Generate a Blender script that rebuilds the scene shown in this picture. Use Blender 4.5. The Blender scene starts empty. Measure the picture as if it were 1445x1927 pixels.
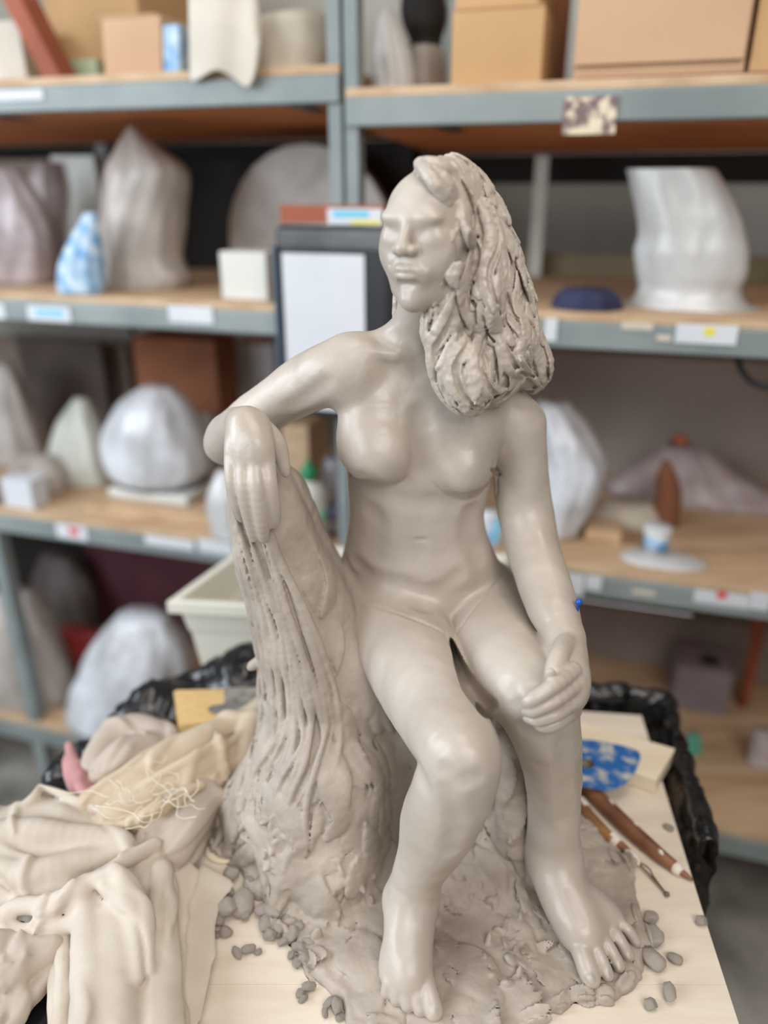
import bpy, bmesh, math, random
import numpy as np
from mathutils import Vector, Matrix
SC = bpy.context.scene
COL = SC.collection
# ---------------------------------------------------------------- camera
F = 1447.0; PITCH = math.atan(613/1447.0)
CP, SP = math.cos(PITCH), math.sin(PITCH)
CAMZ = 1.40; TABLE = 0.78
cam_data = bpy.data.cameras.new('camera'); cam = bpy.data.objects.new('camera', cam_data); COL.objects.link(cam)
cam.location = (0, 0, CAMZ); cam.rotation_euler = (math.pi/2 - PITCH, 0, 0)
cam_data.sensor_fit = 'VERTICAL'; cam_data.sensor_height = 36.0; cam_data.lens = 36.0*F/1927.0
cam_data.clip_start = 0.02; cam_data.clip_end = 50
cam_data.dof.use_dof = True; cam_data.dof.focus_distance = 0.63
cam_data.dof.aperture_fstop = (cam_data.lens/1000.0)/0.0150
SC.camera = cam
# ---------------------------------------------------------------- light
w = bpy.data.worlds.new('world'); SC.world = w; w.use_nodes = True
w.node_tree.nodes['Background'].inputs[0].default_value = (1.0, 0.95, 0.90, 1)
w.node_tree.nodes['Background'].inputs[1].default_value = 0.21
def area_light(name, loc, target, size, sizey, power, color):
    l = bpy.data.lights.new(name, 'AREA'); l.shape = 'RECTANGLE'; l.size = size; l.size_y = sizey
    l.energy = power; l.color = color
    o = bpy.data.objects.new(name, l); COL.objects.link(o); o.location = loc
    d = Vector(target) - Vector(loc); o.rotation_euler = d.to_track_quat('-Z', 'Y').to_euler()
    return o
# daylight from the open workshop door on the left, soft overhead skylight, plus added rim and fill
area_light('door_daylight', (-2.0, -0.5, 1.9), (0, 0.7, 1.0), 1.3, 1.6, 43, (0.86, 0.93, 1.0))
area_light('left_rim_light', (-1.9, 0.75, 1.75), (0, 0.65, 1.0), 0.5, 1.2, 22, (0.80, 0.90, 1.0))  # added rim lamp for glossy highlights on the clay's left sides
area_light('skylight', (0.1, 0.3, 3.2), (0.05, 0.65, 0.9), 1.3, 1.0, 17, (1.0, 0.94, 0.87))
area_light('front_fill_light', (0.5, -1.1, 2.5), (0.0, 0.7, 1.0), 1.3, 1.0, 29, (1.0, 0.95, 0.89))  # added warm fill lamp behind the camera, brightens the figure's front
SC.view_settings.view_transform = 'Standard'; SC.view_settings.look = 'None'
SC.view_settings.exposure = 0.0; SC.view_settings.gamma = 1.0; SC.view_settings.use_curve_mapping = False
# ---------------------------------------------------------------- helpers
def ray(px, py):
    u = (px-722.5)/F; v = (963.5-py)/F
    return np.array([u, CP+v*SP, v*CP-SP])
def W(px, py, Y):                       # photograph direction -> point at distance Y in front of the camera
    d = ray(px, py); t = Y/d[1]
    return np.array([d[0]*t, Y, CAMZ+d[2]*t])
def WZ(px, py, z=TABLE):                # point on a horizontal plane
    d = ray(px, py); t = (z-CAMZ)/d[2]
    return np.array([d[0]*t, d[1]*t, z])
def RAD(px, py, Y, r): return r*(Y/ray(px, py)[1])/F
def tag(o, label=None, cat=None, group=None, kind=None):
    if label: o['label'] = label
    if cat: o['category'] = cat
    if group: o['group'] = group
    if kind: o['kind'] = kind
    return o
def empty(name, loc, label, cat, group=None, rz=0.0):
    o = bpy.data.objects.new(name, None); COL.objects.link(o); o.location = loc
    o.rotation_euler = (0, 0, rz); o.empty_display_size = 0.02
    return tag(o, label, cat, group)
def setpar(o, parent):
    if parent is not None:
        o.parent = parent
        bpy.context.view_layer.update()
        o.matrix_parent_inverse = parent.matrix_world.inverted()
def mesh_obj(name, verts, faces, m, parent=None, smooth=True):
    me = bpy.data.meshes.new(name)
    if isinstance(verts, np.ndarray) and isinstance(faces, np.ndarray):
        n = faces.shape[1]
        me.vertices.add(len(verts)); me.vertices.foreach_set('co', verts.astype(np.float32).ravel())
        me.loops.add(faces.size); me.loops.foreach_set('vertex_index', faces.astype(np.int32).ravel())
        me.polygons.add(len(faces)); me.polygons.foreach_set('loop_start', np.arange(0, faces.size, n, dtype=np.int32))
        me.update(calc_edges=True); me.validate()
    else:
        me.from_pydata([tuple(v) for v in verts], [], [tuple(f) for f in faces]); me.update()
    me.polygons.foreach_set('use_smooth', [smooth]*len(me.polygons))
    me.materials.append(m)
    o = bpy.data.objects.new(name, me); COL.objects.link(o); setpar(o, parent)
    return o
# ---- materials
def nodemat(name):
    m = bpy.data.materials.new(name); m.use_nodes = True
    nt = m.node_tree; return m, nt, nt.nodes['Principled BSDF']
def mat(name, c1, c2=None, rough=0.6, nscale=8.0, bump=0.0, bscale=60.0, metal=0.0, spec=0.5, alpha=1.0, detail=4.0,
        lo=0.35, hi=0.65, trans=0.0, coat=0.0, wave=None, rough2=None, sss=0.0, stretch=None):
    m, nt, b = nodemat(name)
    tc = nt.nodes.new('ShaderNodeTexCoord'); mp = nt.nodes.new('ShaderNodeMapping')
    nt.links.new(tc.outputs['Object'], mp.inputs[0])
    if stretch: mp.inputs['Scale'].default_value = stretch
    b.inputs['Roughness'].default_value = rough; b.inputs['Metallic'].default_value = metal
    b.inputs['Specular IOR Level'].default_value = spec; b.inputs['Alpha'].default_value = alpha
    b.inputs['Transmission Weight'].default_value = trans; b.inputs['Coat Weight'].default_value = coat
    if sss: b.inputs['Subsurface Weight'].default_value = sss; b.inputs['Subsurface Radius'].default_value = (0.01, 0.008, 0.006)
    n = nt.nodes.new('ShaderNodeTexNoise'); n.inputs['Scale'].default_value = nscale; n.inputs['Detail'].default_value = detail
    nt.links.new(mp.outputs[0], n.inputs['Vector'])
    r = nt.nodes.new('ShaderNodeValToRGB'); r.color_ramp.elements[0].position = lo; r.color_ramp.elements[1].position = hi
    r.color_ramp.elements[0].color = (*c1, 1); r.color_ramp.elements[1].color = (*(c2 or c1), 1)
    nt.links.new(n.outputs['Fac'], r.inputs[0]); nt.links.new(r.outputs[0], b.inputs['Base Color'])
    if rough2 is not None:
        mr = nt.nodes.new('ShaderNodeMapRange'); mr.inputs['To Min'].default_value = rough; mr.inputs['To Max'].default_value = rough2
        mr.inputs['From Min'].default_value = 0.35; mr.inputs['From Max'].default_value = 0.65
        nt.links.new(n.outputs['Fac'], mr.inputs[0]); nt.links.new(mr.outputs[0], b.inputs['Roughness'])
    if bump:
        n2 = nt.nodes.new('ShaderNodeTexNoise'); n2.inputs['Scale'].default_value = bscale; n2.inputs['Detail'].default_value = 5
        nt.links.new(mp.outputs[0], n2.inputs['Vector'])
        bp = nt.nodes.new('ShaderNodeBump'); bp.inputs['Strength'].default_value = 1.0; bp.inputs['Distance'].default_value = bump
        nt.links.new(n2.outputs['Fac'], bp.inputs['Height']); nt.links.new(bp.outputs[0], b.inputs['Normal'])
    return m
def s2l(*c):
    return tuple(((x/255)/12.92 if x/255 <= .04045 else ((x/255+.055)/1.055)**2.4) for x in c)
# ---- numpy noise
def vnoise(P, scale, seed=0):
    q = P*scale; i = np.floor(q).astype(np.int64); f = q-i; f = f*f*(3-2*f)
    def h(ix, iy, iz):
        n = (ix*374761393 + iy*668265263 + iz*2147483647 + seed*1274126177) & 0x7fffffff
        n = ((n ^ (n >> 13))*1274126177) & 0x7fffffff
        n = ((n ^ (n >> 16))*668265263) & 0x7fffffff
        return (n ^ (n >> 15)) % 65536/32767.5-1
    x, y, z = i[..., 0], i[..., 1], i[..., 2]; fx, fy, fz = f[..., 0], f[..., 1], f[..., 2]
    r = 0
    for dx in (0, 1):
        for dy in (0, 1):
            for dz in (0, 1):
                r = r + h(x+dx, y+dy, z+dz)*(fx if dx else 1-fx)*(fy if dy else 1-fy)*(fz if dz else 1-fz)
    return r
def fbm(P, scale, seed=0, octv=3, gain=0.5):
    r = 0; a = 1
    for k in range(octv): r = r+a*vnoise(P, scale*2**k, seed+k*17); a *= gain
    return r
# ---- signed distance grid
class Grid:
    def __init__(s, lo, hi, h):
        s.lo = np.array(lo, float); s.h = h
        s.n = np.ceil((np.array(hi)-s.lo)/h).astype(int)+1
        s.g = np.full(s.n, 1.0, np.float32)
    def box(s, lo, hi):
        a = np.clip(np.floor((np.array(lo)-s.lo)/s.h).astype(int), 0, s.n-1)
        b = np.clip(np.ceil((np.array(hi)-s.lo)/s.h).astype(int)+1, 1, s.n)
        if np.any(b <= a): return None
        sl = tuple(slice(a[k], b[k]) for k in range(3))
        ax = [(s.lo[k]+s.h*np.arange(a[k], b[k])).astype(np.float32) for k in range(3)]
        return sl, (ax[0][:, None, None], ax[1][None, :, None], ax[2][None, None, :])
    def put(s, lo, hi, fn, k=0.002, op='u', kfn=None):
        pad = k*1.1+2*s.h
        r = s.box(np.array(lo)-pad, np.array(hi)+pad)
        if r is None: return
        sl, X = r; d = fn(*X).astype(np.float32)
        a = s.g[sl]
        if kfn is not None: k = kfn(*X)
        k = np.maximum(k, 1e-5)
        if op == 'u':
            h = np.clip(0.5+0.5*(a-d)/k, 0, 1); s.g[sl] = a+(d-a)*h-k*h*(1-h)
        else:                                     # smooth subtraction
            h = np.clip(0.5-0.5*(a+d)/k, 0, 1); s.g[sl] = a+(-d-a)*h+k*h*(1-h)
def seg(a, b, ra, rb):
    a = np.asarray(a, float); b = np.asarray(b, float); ba = b-a; L = max(ba@ba, 1e-12)
    def f(x, y, z):
        t = np.clip(((x-a[0])*ba[0]+(y-a[1])*ba[1]+(z-a[2])*ba[2])/L, 0, 1)
        return np.sqrt((x-a[0]-t*ba[0])**2+(y-a[1]-t*ba[1])**2+(z-a[2]-t*ba[2])**2)-(ra+(rb-ra)*t)
    m = max(ra, rb)
    return np.minimum(a, b)-m, np.maximum(a, b)+m, f
def catmull(P, n):
    P = np.asarray(P, float)
    if len(P) < 3:
        return np.array([P[0]+(P[-1]-P[0])*k/n for k in range(n+1)])
    Q = np.vstack([2*P[0]-P[1], P, 2*P[-1]-P[-2]]); out = []
    for i in range(1, len(Q)-2):
        for k in range(n):
            t = k/n
            out.append(.5*((2*Q[i])+(-Q[i-1]+Q[i+1])*t+(2*Q[i-1]-5*Q[i]+4*Q[i+1]-Q[i+2])*t*t+(-Q[i-1]+3*Q[i]-3*Q[i+1]+Q[i+2])*t**3))
    out.append(Q[-2]); return np.array(out)
def chain_fn(pts, n=4, sm=.30):                   # pts: [x,y,z,r]
    ks = max(1e-5, sm*float(np.mean([p[3] for p in pts])))
    C = catmull(pts, n); S = [seg(C[i, :3], C[i+1, :3], C[i, 3], C[i+1, 3]) for i in range(len(C)-1)]
    lo = np.min([q[0] for q in S], axis=0); hi = np.max([q[1] for q in S], axis=0)
    def f(x, y, z):
        r = None
        for q in S:
            d = q[2](x, y, z)
            if r is None: r = d; continue
            h = np.maximum(ks-np.abs(r-d), 0)/ks; r = np.minimum(r, d)-h*h*ks*.25
        return r+ks*.12
    return lo, hi, f
def pchain(L): return [[*W(a, b, Y), RAD(a, b, Y, r)] for a, b, Y, r in L]
def ell(c, R, M=None):
    c = np.asarray(c, float); R = np.asarray(R, float); M = np.eye(3) if M is None else np.asarray(M)  # rows = local axes
    def f(x, y, z):
        X, Y, Z = x-c[0], y-c[1], z-c[2]
        l = [X*M[i, 0]+Y*M[i, 1]+Z*M[i, 2] for i in range(3)]
        k0 = np.sqrt(sum((l[i]/R[i])**2 for i in range(3))); k1 = np.sqrt(sum((l[i]/R[i]**2)**2 for i in range(3)))
        return np.where(k1 < 1e-6, -R.min(), k0*(k0-1)/np.maximum(k1, 1e-6))
    e = np.sqrt(((M*R[:, None])**2).sum(0))
    return c-e, c+e, f
def loft(secs, yaw=0.0, p=2.2):                   # secs: z, cx, cy, ax, ay
    S = catmull(sorted(secs), 6); zs = S[:, 0]; c, s_ = math.cos(yaw), math.sin(yaw)
    def f(x, y, z):
        cx, cy, ax, ay = [np.interp(z, zs, S[:, k]) for k in range(1, 5)]
        X, Y = x-cx, y-cy; u = (X*c+Y*s_)/ax; v = (-X*s_+Y*c)/ay
        d = ((np.abs(u)**p+np.abs(v)**p)**(1/p)-1)*np.minimum(ax, ay)
        return np.maximum(d, np.maximum(zs[0]-z, z-zs[-1]))
    m = S[:, 3:5].max()
    return (np.array([S[:, 1].min()-m, S[:, 2].min()-m, zs[0]]), np.array([S[:, 1].max()+m, S[:, 2].max()+m, zs[-1]]), f)
def surface_nets(G):
    g = G.g; s = g < 0; n = g.shape
    c = np.zeros((n[0]-1, n[1]-1, n[2]-1), np.uint8)
    offs = [(i, j, k) for i in (0, 1) for j in (0, 1) for k in (0, 1)]
    for i, j, k in offs: c += s[i:n[0]-1+i, j:n[1]-1+j, k:n[2]-1+k]
    act = np.flatnonzero((c > 0) & (c < 8)); cs = c.shape; del c
    ci, cj, ck = np.unravel_index(act, cs)
    val = {o: g[ci+o[0], cj+o[1], ck+o[2]] for o in offs}
    acc = np.zeros((len(act), 3)); cnt = np.zeros(len(act))
    for o in offs:
        for ax in range(3):
            if o[ax]: continue
            o2 = list(o); o2[ax] = 1; o2 = tuple(o2); a, b = val[o], val[o2]
            m = (a < 0) != (b < 0); t = np.where(m, a/np.where(m, a-b, 1), 0)
            for d in range(3): acc[:, d] += np.where(m, o[d]+(t if d == ax else 0), 0)
            cnt += m
    V = G.lo+(np.stack([ci, cj, ck], 1)+acc/cnt[:, None])*G.h
    quads = []
    for ax in range(3):
        a, b = [(1, 2), (2, 0), (0, 1)][ax]
        sl0 = [slice(1, None)]*3; sl1 = [slice(1, None)]*3
        sl0[ax] = slice(0, n[ax]-1); sl1[ax] = slice(1, None)
        for d in (a, b): sl0[d] = slice(1, n[d]-1); sl1[d] = slice(1, n[d]-1)
        s0, s1 = s[tuple(sl0)], s[tuple(sl1)]
        e = np.argwhere(s0 != s1); 
        if not len(e): continue
        base = e.copy(); base[:, a] += 1; base[:, b] += 1
        flip = s0[e[:, 0], e[:, 1], e[:, 2]]
        ids = []
        for da, db in ((-1, -1), (0, -1), (0, 0), (-1, 0)):
            q = base.copy(); q[:, a] += da; q[:, b] += db
            ids.append(np.searchsorted(act, np.ravel_multi_index(q.T, cs)))
        Q = np.stack(ids, 1); Q[~flip] = Q[~flip][:, ::-1]; quads.append(Q)
    return V, np.concatenate(quads)
def vert_normals(V, Q):
    a, b, c, d = V[Q[:, 0]], V[Q[:, 1]], V[Q[:, 2]], V[Q[:, 3]]
    n = np.cross(c-a, d-b); N = np.zeros_like(V)
    for k in range(4):
        for x in range(3): N[:, x] += np.bincount(Q[:, k], n[:, x], len(V))
    return N/np.maximum(np.linalg.norm(N, axis=1, keepdims=True), 1e-12)
def relax(V, Q, it=1, lam=0.5):
    E = np.concatenate([Q[:, [0, 1]], Q[:, [1, 2]], Q[:, [2, 3]], Q[:, [3, 0]]]); n = len(V)
    deg = np.bincount(E[:, 0], minlength=n)+np.bincount(E[:, 1], minlength=n)
    for _ in range(it):
        S = np.zeros_like(V)
        for x in range(3): S[:, x] = np.bincount(E[:, 0], V[E[:, 1], x], n)+np.bincount(E[:, 1], V[E[:, 0], x], n)
        V = V+lam*(S/np.maximum(deg, 1)[:, None]-V)
    return V

def sample(G, P):
    q = (P-G.lo)/G.h; i = np.clip(np.floor(q).astype(int), 0, G.n-2); f = np.clip(q-i, 0, 1); r = 0
    for a in (0, 1):
        for b in (0, 1):
            for c in (0, 1):
                r = r+G.g[i[..., 0]+a, i[..., 1]+b, i[..., 2]+c]*(f[..., 0] if a else 1-f[..., 0])*(f[..., 1] if b else 1-f[..., 1])*(f[..., 2] if c else 1-f[..., 2])
    return r
def grad(G, p):
    e = G.h*1.5; D = np.eye(3)*e
    g = sample(G, p+D)-sample(G, p-D); return g/max(np.linalg.norm(g), 1e-9)
def ribbon(G, M, p, flow, L, wd, th, lift, rng, op='u', k=.0012, steps=8, sink=.3, edge=0):
    ds = L/steps; ph = rng.uniform(0, 6.28); am = rng.uniform(-.5, .5)
    for i in range(steps+1):
        n = grad(M, p); p = p-n*float(sample(M, p[None])[0]); d = flow(p, n)
        sd = np.cross(n, d); d = d+sd*math.sin(ph+i*.5)*am
        d -= n*(d@n); d /= max(np.linalg.norm(d), 1e-9); sd = np.cross(n, d)
        t = i/steps; ta = math.sin(math.pi*(0.12+0.80*t))**.6
        up = -sink*th+lift*t*t
        nn = n*math.cos(.35*t)+d*math.sin(.35*t)*0
        tl = rng.uniform(-.05, .05)+am*.5; s2 = sd*math.cos(tl)+nn*math.sin(tl); n2 = np.cross(d, s2); 
        G.put(*ell(p+n*up, (ds*1.4, wd*ta, th*(.6+.5*ta)), np.array([d, s2, n2])), k=k if i else k*2, op=op)
        if edge and 0 < i < steps:
            e_ = p+s2*wd*ta*edge+nn*th*.3; G.put(*ell(e_, (ds*1.3, .0009, th*.9), np.array([d, s2, n2])), k=.0005, op='s')
        p = p+d*ds
def strokes(G, M, seeds, flow, n, L, wd, th, lift, seed=1, op='u', k=.0012, sink=.3, keep=None, edge=0):
    rng = random.Random(seed)
    for i in range(n):
        p = seeds[rng.randrange(len(seeds))].copy()
        if keep is not None and not keep(p): continue
        s = rng.uniform(.7, 1.3)
        ribbon(G, M, p, flow, rng.uniform(*L), rng.uniform(*wd)*s, rng.uniform(*th), rng.uniform(*lift), rng, op, k, sink=sink, edge=edge*rng.choice((-1, 1)))
def surf(M, px, py):
    d = ray(px, py); d = d/np.linalg.norm(d); t = .45
    for i in range(900):
        p = np.array([0, 0, CAMZ])+d*t; q = (p-M.lo)/M.h
        if np.all(q > 0) and np.all(q < M.n-2):
            v = float(sample(M, p[None])[0])
            if v < .0004: return p
            t += max(min(v, .02)*.7, .0006)
        else: t += .004
        if t > 1.3: return None
    return None
def path_ribbon(G, M, L, th, k=.0008, up=.2, op='u', n=9, taper=True):      # L: [px, py, width_m]
    C = catmull(np.array(L, float), n); P = [surf(M, a, b) for a, b, _ in C]; m = len(P)
    for i in range(m-1):
        if P[i] is None or P[i+1] is None: continue
        d = P[i+1]-P[i]; l = np.linalg.norm(d)
        if l > .04 or l < 1e-5: continue
        d /= l; nn = grad(M, P[i]); nn -= d*(nn@d); nn /= max(np.linalg.norm(nn), 1e-9); sd = np.cross(nn, d)
        ta = max(.25, math.sin(math.pi*(i+.7)/m)**.5) if taper else 1
        G.put(*ell(P[i]+nn*th*up, (max(l*2.4, C[i][2]*.5), C[i][2]*ta, th*ta), np.array([d, sd, nn])), k=k, op=op)
# ---------------------------------------------------------------- clay
CLAY = mat('clay', s2l(177, 166, 154), s2l(190, 180, 169), rough=0.31, rough2=0.44, nscale=14, bump=0.0006, bscale=70, spec=0.55)
CLAY_ROUGH = mat('rough_clay', s2l(158, 147, 135), s2l(181, 170, 158), rough=0.5, rough2=0.65, nscale=22, bump=0.0012, bscale=110, spec=0.4)
# ---------------------------------------------------------------- materials of the place
m_floor = mat('concrete', s2l(98, 95, 88), s2l(164, 160, 152), rough=0.7, nscale=5, bump=.002, bscale=30, detail=8)
m_wall = mat('wall_paint', s2l(160, 158, 150), s2l(184, 182, 174), rough=0.8, nscale=1.6)
m_steel = mat('grey_painted_steel', s2l(118, 128, 128), s2l(142, 150, 149), rough=0.45, nscale=6)
m_dsteel = mat('dark_steel', s2l(60, 64, 68), s2l(74, 78, 82), rough=0.5)
m_under = mat('brown_underside', s2l(196, 118, 66), s2l(214, 140, 86), rough=0.8, nscale=5, stretch=(1, 8, 8))
m_board = mat('shelf_plywood', s2l(180, 148, 114), s2l(204, 176, 144), rough=0.7, nscale=5, stretch=(1, 8, 8))
m_card = mat('cardboard', s2l(180, 142, 98), s2l(196, 158, 114), rough=0.8, nscale=4)
m_card2 = mat('pale_cardboard', s2l(190, 154, 122), s2l(202, 167, 134), rough=0.8, nscale=4)
m_cardd = mat('dark_cardboard', s2l(120, 74, 50), s2l(150, 96, 64), rough=0.8, nscale=6)
m_wrap = mat('plastic_wrap', s2l(186, 187, 190), s2l(216, 219, 226), rough=0.28, nscale=14, bump=.004, bscale=26, spec=.6)
m_wrapw = mat('white_plastic', s2l(186, 186, 184), s2l(208, 209, 210), rough=0.3, nscale=9, bump=.003, bscale=20)
m_wrapt = mat('taupe_plastic', s2l(152, 143, 136), s2l(186, 178, 172), rough=0.35, nscale=9, bump=.003, bscale=20)
m_wrapp = mat('mauve_plastic', s2l(140, 124, 126), s2l(200, 190, 192), rough=0.35, nscale=8, bump=.003, bscale=20)
m_wrapg = mat('greenish_plastic', s2l(188, 192, 184), s2l(216, 218, 210), rough=0.35, nscale=9, bump=.003, bscale=20)
m_canvas = mat('cream_canvas', s2l(196, 187, 172), s2l(210, 202, 190), rough=0.85, nscale=10, bump=.0006, bscale=300)
m_dark = mat('black_cloth', s2l(20, 18, 17), s2l(34, 30, 27), rough=0.8)
m_maroon = mat('maroon_panel', s2l(84, 44, 54), s2l(98, 54, 64), rough=0.7)
m_taupe = mat('taupe_board', s2l(134, 122, 114), s2l(158, 146, 138), rough=0.8, nscale=3)
m_olive = mat('olive_board', s2l(122, 110, 82), s2l(140, 128, 104), rough=0.8, nscale=3)
m_paper = mat('white_paper', s2l(204, 207, 213), s2l(212, 215, 220), rough=0.7)
m_navy = mat('navy_cloth', s2l(34, 38, 66), s2l(50, 54, 86), rough=0.85)
m_red = mat('red_plastic', s2l(168, 50, 54), s2l(190, 80, 80), rough=0.5)
m_rust = mat('rust_brown', s2l(140, 72, 46), s2l(168, 92, 62), rough=0.7)
m_white = mat('white_plastic_moulded', s2l(204, 203, 196), s2l(212, 211, 205), rough=0.4, nscale=3)
m_green = mat('green_cap', s2l(20, 130, 84), rough=0.4)
m_mint = mat('mint_print', s2l(120, 220, 180), rough=0.5)
m_blueprint = mat('blue_print', s2l(90, 150, 200), s2l(200, 216, 228), rough=0.5, nscale=40)
m_lblue = mat('light_blue_print', s2l(110, 190, 220), rough=0.5)
m_yellow = mat('yellow_print', s2l(226, 214, 70), rough=0.5)
m_redprint = mat('red_print', s2l(214, 90, 100), rough=0.5)
m_glass = mat('clear_glass', s2l(214, 220, 232), rough=0.08, trans=.75)
m_black = mat('black_vinyl', s2l(24, 24, 27), s2l(40, 40, 44), rough=0.5)
m_bluegrey = mat('blue_grey_edge', s2l(70, 86, 104), rough=0.5)
m_photo = mat('printed_sticker', s2l(120, 100, 100), s2l(222, 208, 180), rough=0.6, nscale=60, lo=.45, hi=.55)
# ---------------------------------------------------------------- room shell
RA = math.radians(17); RO = np.array([0, 1.25, 0.]); RE = np.array([math.cos(RA), -math.sin(RA), 0]); RN = np.array([math.sin(RA), math.cos(RA), 0])
def RL(s, d, z): return RO+RE*s+RN*d+np.array([0, 0, z])
def rkp(px, py, d):                     # point on the upright plane d behind the rack front
    r = ray(px, py); t = ((RO+RN*d)@RN)/(r@RN)
    P = r*t+np.array([0, 0, CAMZ]); return (P-RO)@RE, P[2]
def rbox(name, s0, s1, d0, d1, z0, z1, m, parent=None, bev=0.0, tilt=0.0):
    c = [(s, d, z) for s in (s0, s1) for d in (d0, d1) for z in (z0, z1)]
    V = [RL(s+tilt*(z-z0), d, z) for s, d, z in c]
    Fc = [(0, 1, 3, 2), (4, 6, 7, 5), (0, 4, 5, 1), (2, 3, 7, 6), (0, 2, 6, 4), (1, 5, 7, 3)]
    o = mesh_obj(name, V, Fc, m, parent, smooth=False)
    if bev: bevel(o, bev)
    return o
def bevel(o, wdt, seg=2):
    b = o.modifiers.new('bevel', 'BEVEL'); b.width = wdt; b.segments = seg; b.limit_method = 'ANGLE'
def wbox(name, lo, hi, m, parent=None, bev=0.0, rz=0.0, kind=None):
    c = (np.array(lo)+np.array(hi))/2; e = (np.array(hi)-np.array(lo))/2
    V = []
    for a in (-1, 1):
        for b in (-1, 1):
            for d in (-1, 1):
                x, y = a*e[0], b*e[1]; V.append((c[0]+x*math.cos(rz)-y*math.sin(rz), c[1]+x*math.sin(rz)+y*math.cos(rz), c[2]+d*e[2]))
    o = mesh_obj(name, V, [(0, 1, 3, 2), (4, 6, 7, 5), (0, 4, 5, 1), (2, 3, 7, 6), (0, 2, 6, 4), (1, 5, 7, 3)], m, parent, smooth=False)
    if bev: bevel(o, bev)
    if kind: o['kind'] = kind
    return o
wbox('floor', (-3.2, -2.5, -.1), (3.2, 3.6, 0), m_floor, kind='structure')
o = rbox('wall_back', -3.0, 3.0, .72, .80, 0, 3.4, m_wall); o['kind'] = 'structure'
# ---------------------------------------------------------------- storage racks
def rack(name, label, s0, s1, shelves, posts):
    t = empty(name, tuple(RL((s0+s1)/2, .3, 0)), label, 'shelving', 'grey steel storage racks')
    for (a, b) in posts:
        for d in (0, .56): rbox('upright', a, b, d, d+.03, 0, 2.2, m_steel, t)
    for (zb, zt) in shelves:
        rbox('beam', s0, s1, -.006, .022, zb, zt, m_steel, t, .003)
        rbox('beam', s0, s1, .565, .590, zb, zt, m_dsteel, t, .003)
        for s in np.linspace(s0+.12, s1-.1, 3): rbox('cross_support', s, s+.03, .02, .565, zb, zb+.02, m_dsteel, t)
        rbox('under_sheet', s0, s1, .022, .565, zt-.004, zt, m_under, t)
        n = 4; w_ = (.59)/n
        for i in range(n): rbox('shelf_plank', s0, s1, -.004+i*w_+.002, -.004+(i+1)*w_-.001, zt, zt+.012, m_board, t, .001)
    zb = shelves[-1][0]
    V = [RL(s, d, z) for s, d, z in ((s0, .022, zb+.006), (s1, .022, zb+.006), (s1, .560, zb-.018), (s0, .560, zb-.018), (s0, .022, zb+.012), (s1, .022, zb+.012), (s1, .560, zb-.012), (s0, .560, zb-.012))]
    mesh_obj('under_board', V, [(3, 2, 1, 0), (4, 5, 6, 7), (0, 1, 5, 4), (1, 2, 6, 5), (2, 3, 7, 6), (3, 0, 4, 7)], m_under, t, False)
    rbox('rear_beam', s0, s1, .565, .590, zb-.075, zb-.020, m_dark, t)
    return t
rackL = rack('storage_rack', 'grey steel storage rack on the left of the double post', -1.45, -.066, [(.155, .20), (.722, .762), (1.170, 1.208), (1.512, 1.550)], [(-.086, -.066), (-.90, -.87)])
rackR = rack('storage_rack', 'grey steel storage rack on the right of the double post', -.058, 1.3, [(.272, .316), (.764, .804), (1.176, 1.216), (1.480, 1.519)], [(-.060, -.040)])
def card(px0, py0, px1, py1, parent, m=m_paper, d=-.0075, name='label_card', th=.0008):
    s0, z1 = rkp(px0, py0, d); s1, z0 = rkp(px1, py1, d); return rbox(name, s0, s1, d-th, d, z0, z1, m, parent)
def cardp(px0, py0, px1, py1, parent, m, d=-.0085): return card(px0, py0, px1, py1, parent, m, d, 'print', .0003)
for c, pr in (((50, 574, 135, 607), (65, 582, 120, 596, m_lblue)), ((316, 574, 402, 610), None), ((-30, 570, 12, 600), None),
              ((104, 984, 166, 1018), (128, 992, 150, 1008, m_redprint)), ((272, 1006, 366, 1036), None), ((372, 1012, 440, 1046), None)):
    k = card(*c, rackL)
    if pr: cardp(*pr[:4], k, pr[4])
for c, pr in (((1274, 608, 1384, 650), (1326, 616, 1344, 632, m_yellow)), ((1026, 598, 1046, 642), None), ((1308, 1108, 1408, 1146), (1350, 1112, 1366, 1128, m_redprint)),
              ((1412, 1112, 1445, 1150), None), ((1062, 1078, 1096, 1122), None), ((1104, 1082, 1130, 1112), None)):
    k = card(*c, rackR)
    if pr: cardp(*pr[:4], k, pr[4])
card(1170, 606, 1228, 622, rackR, m_canvas, name='tape_scrap'); card(1236, 630, 1262, 642, rackR, m_canvas, name='tape_scrap')
card(1190, 1108, 1232, 1122, rackR, m_canvas, name='tape_scrap'); card(-5, 190, 80, 168, rackL, m_paper, name='tape_scrap')
st = tag(card(1062, 183, 1156, 252, None, m_photo, name='picture_sticker', d=-.009), 'small printed picture card taped to the upper right shelf beam', 'card')
o = card(1082, 1126, 1302, 1158, None, m_paper, d=-.012, name='paper_strip', th=.003); tag(o, 'long white strip hanging along the lower right shelf edge', 'strip')
o.rotation_euler = (0, 0, 0)
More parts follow.
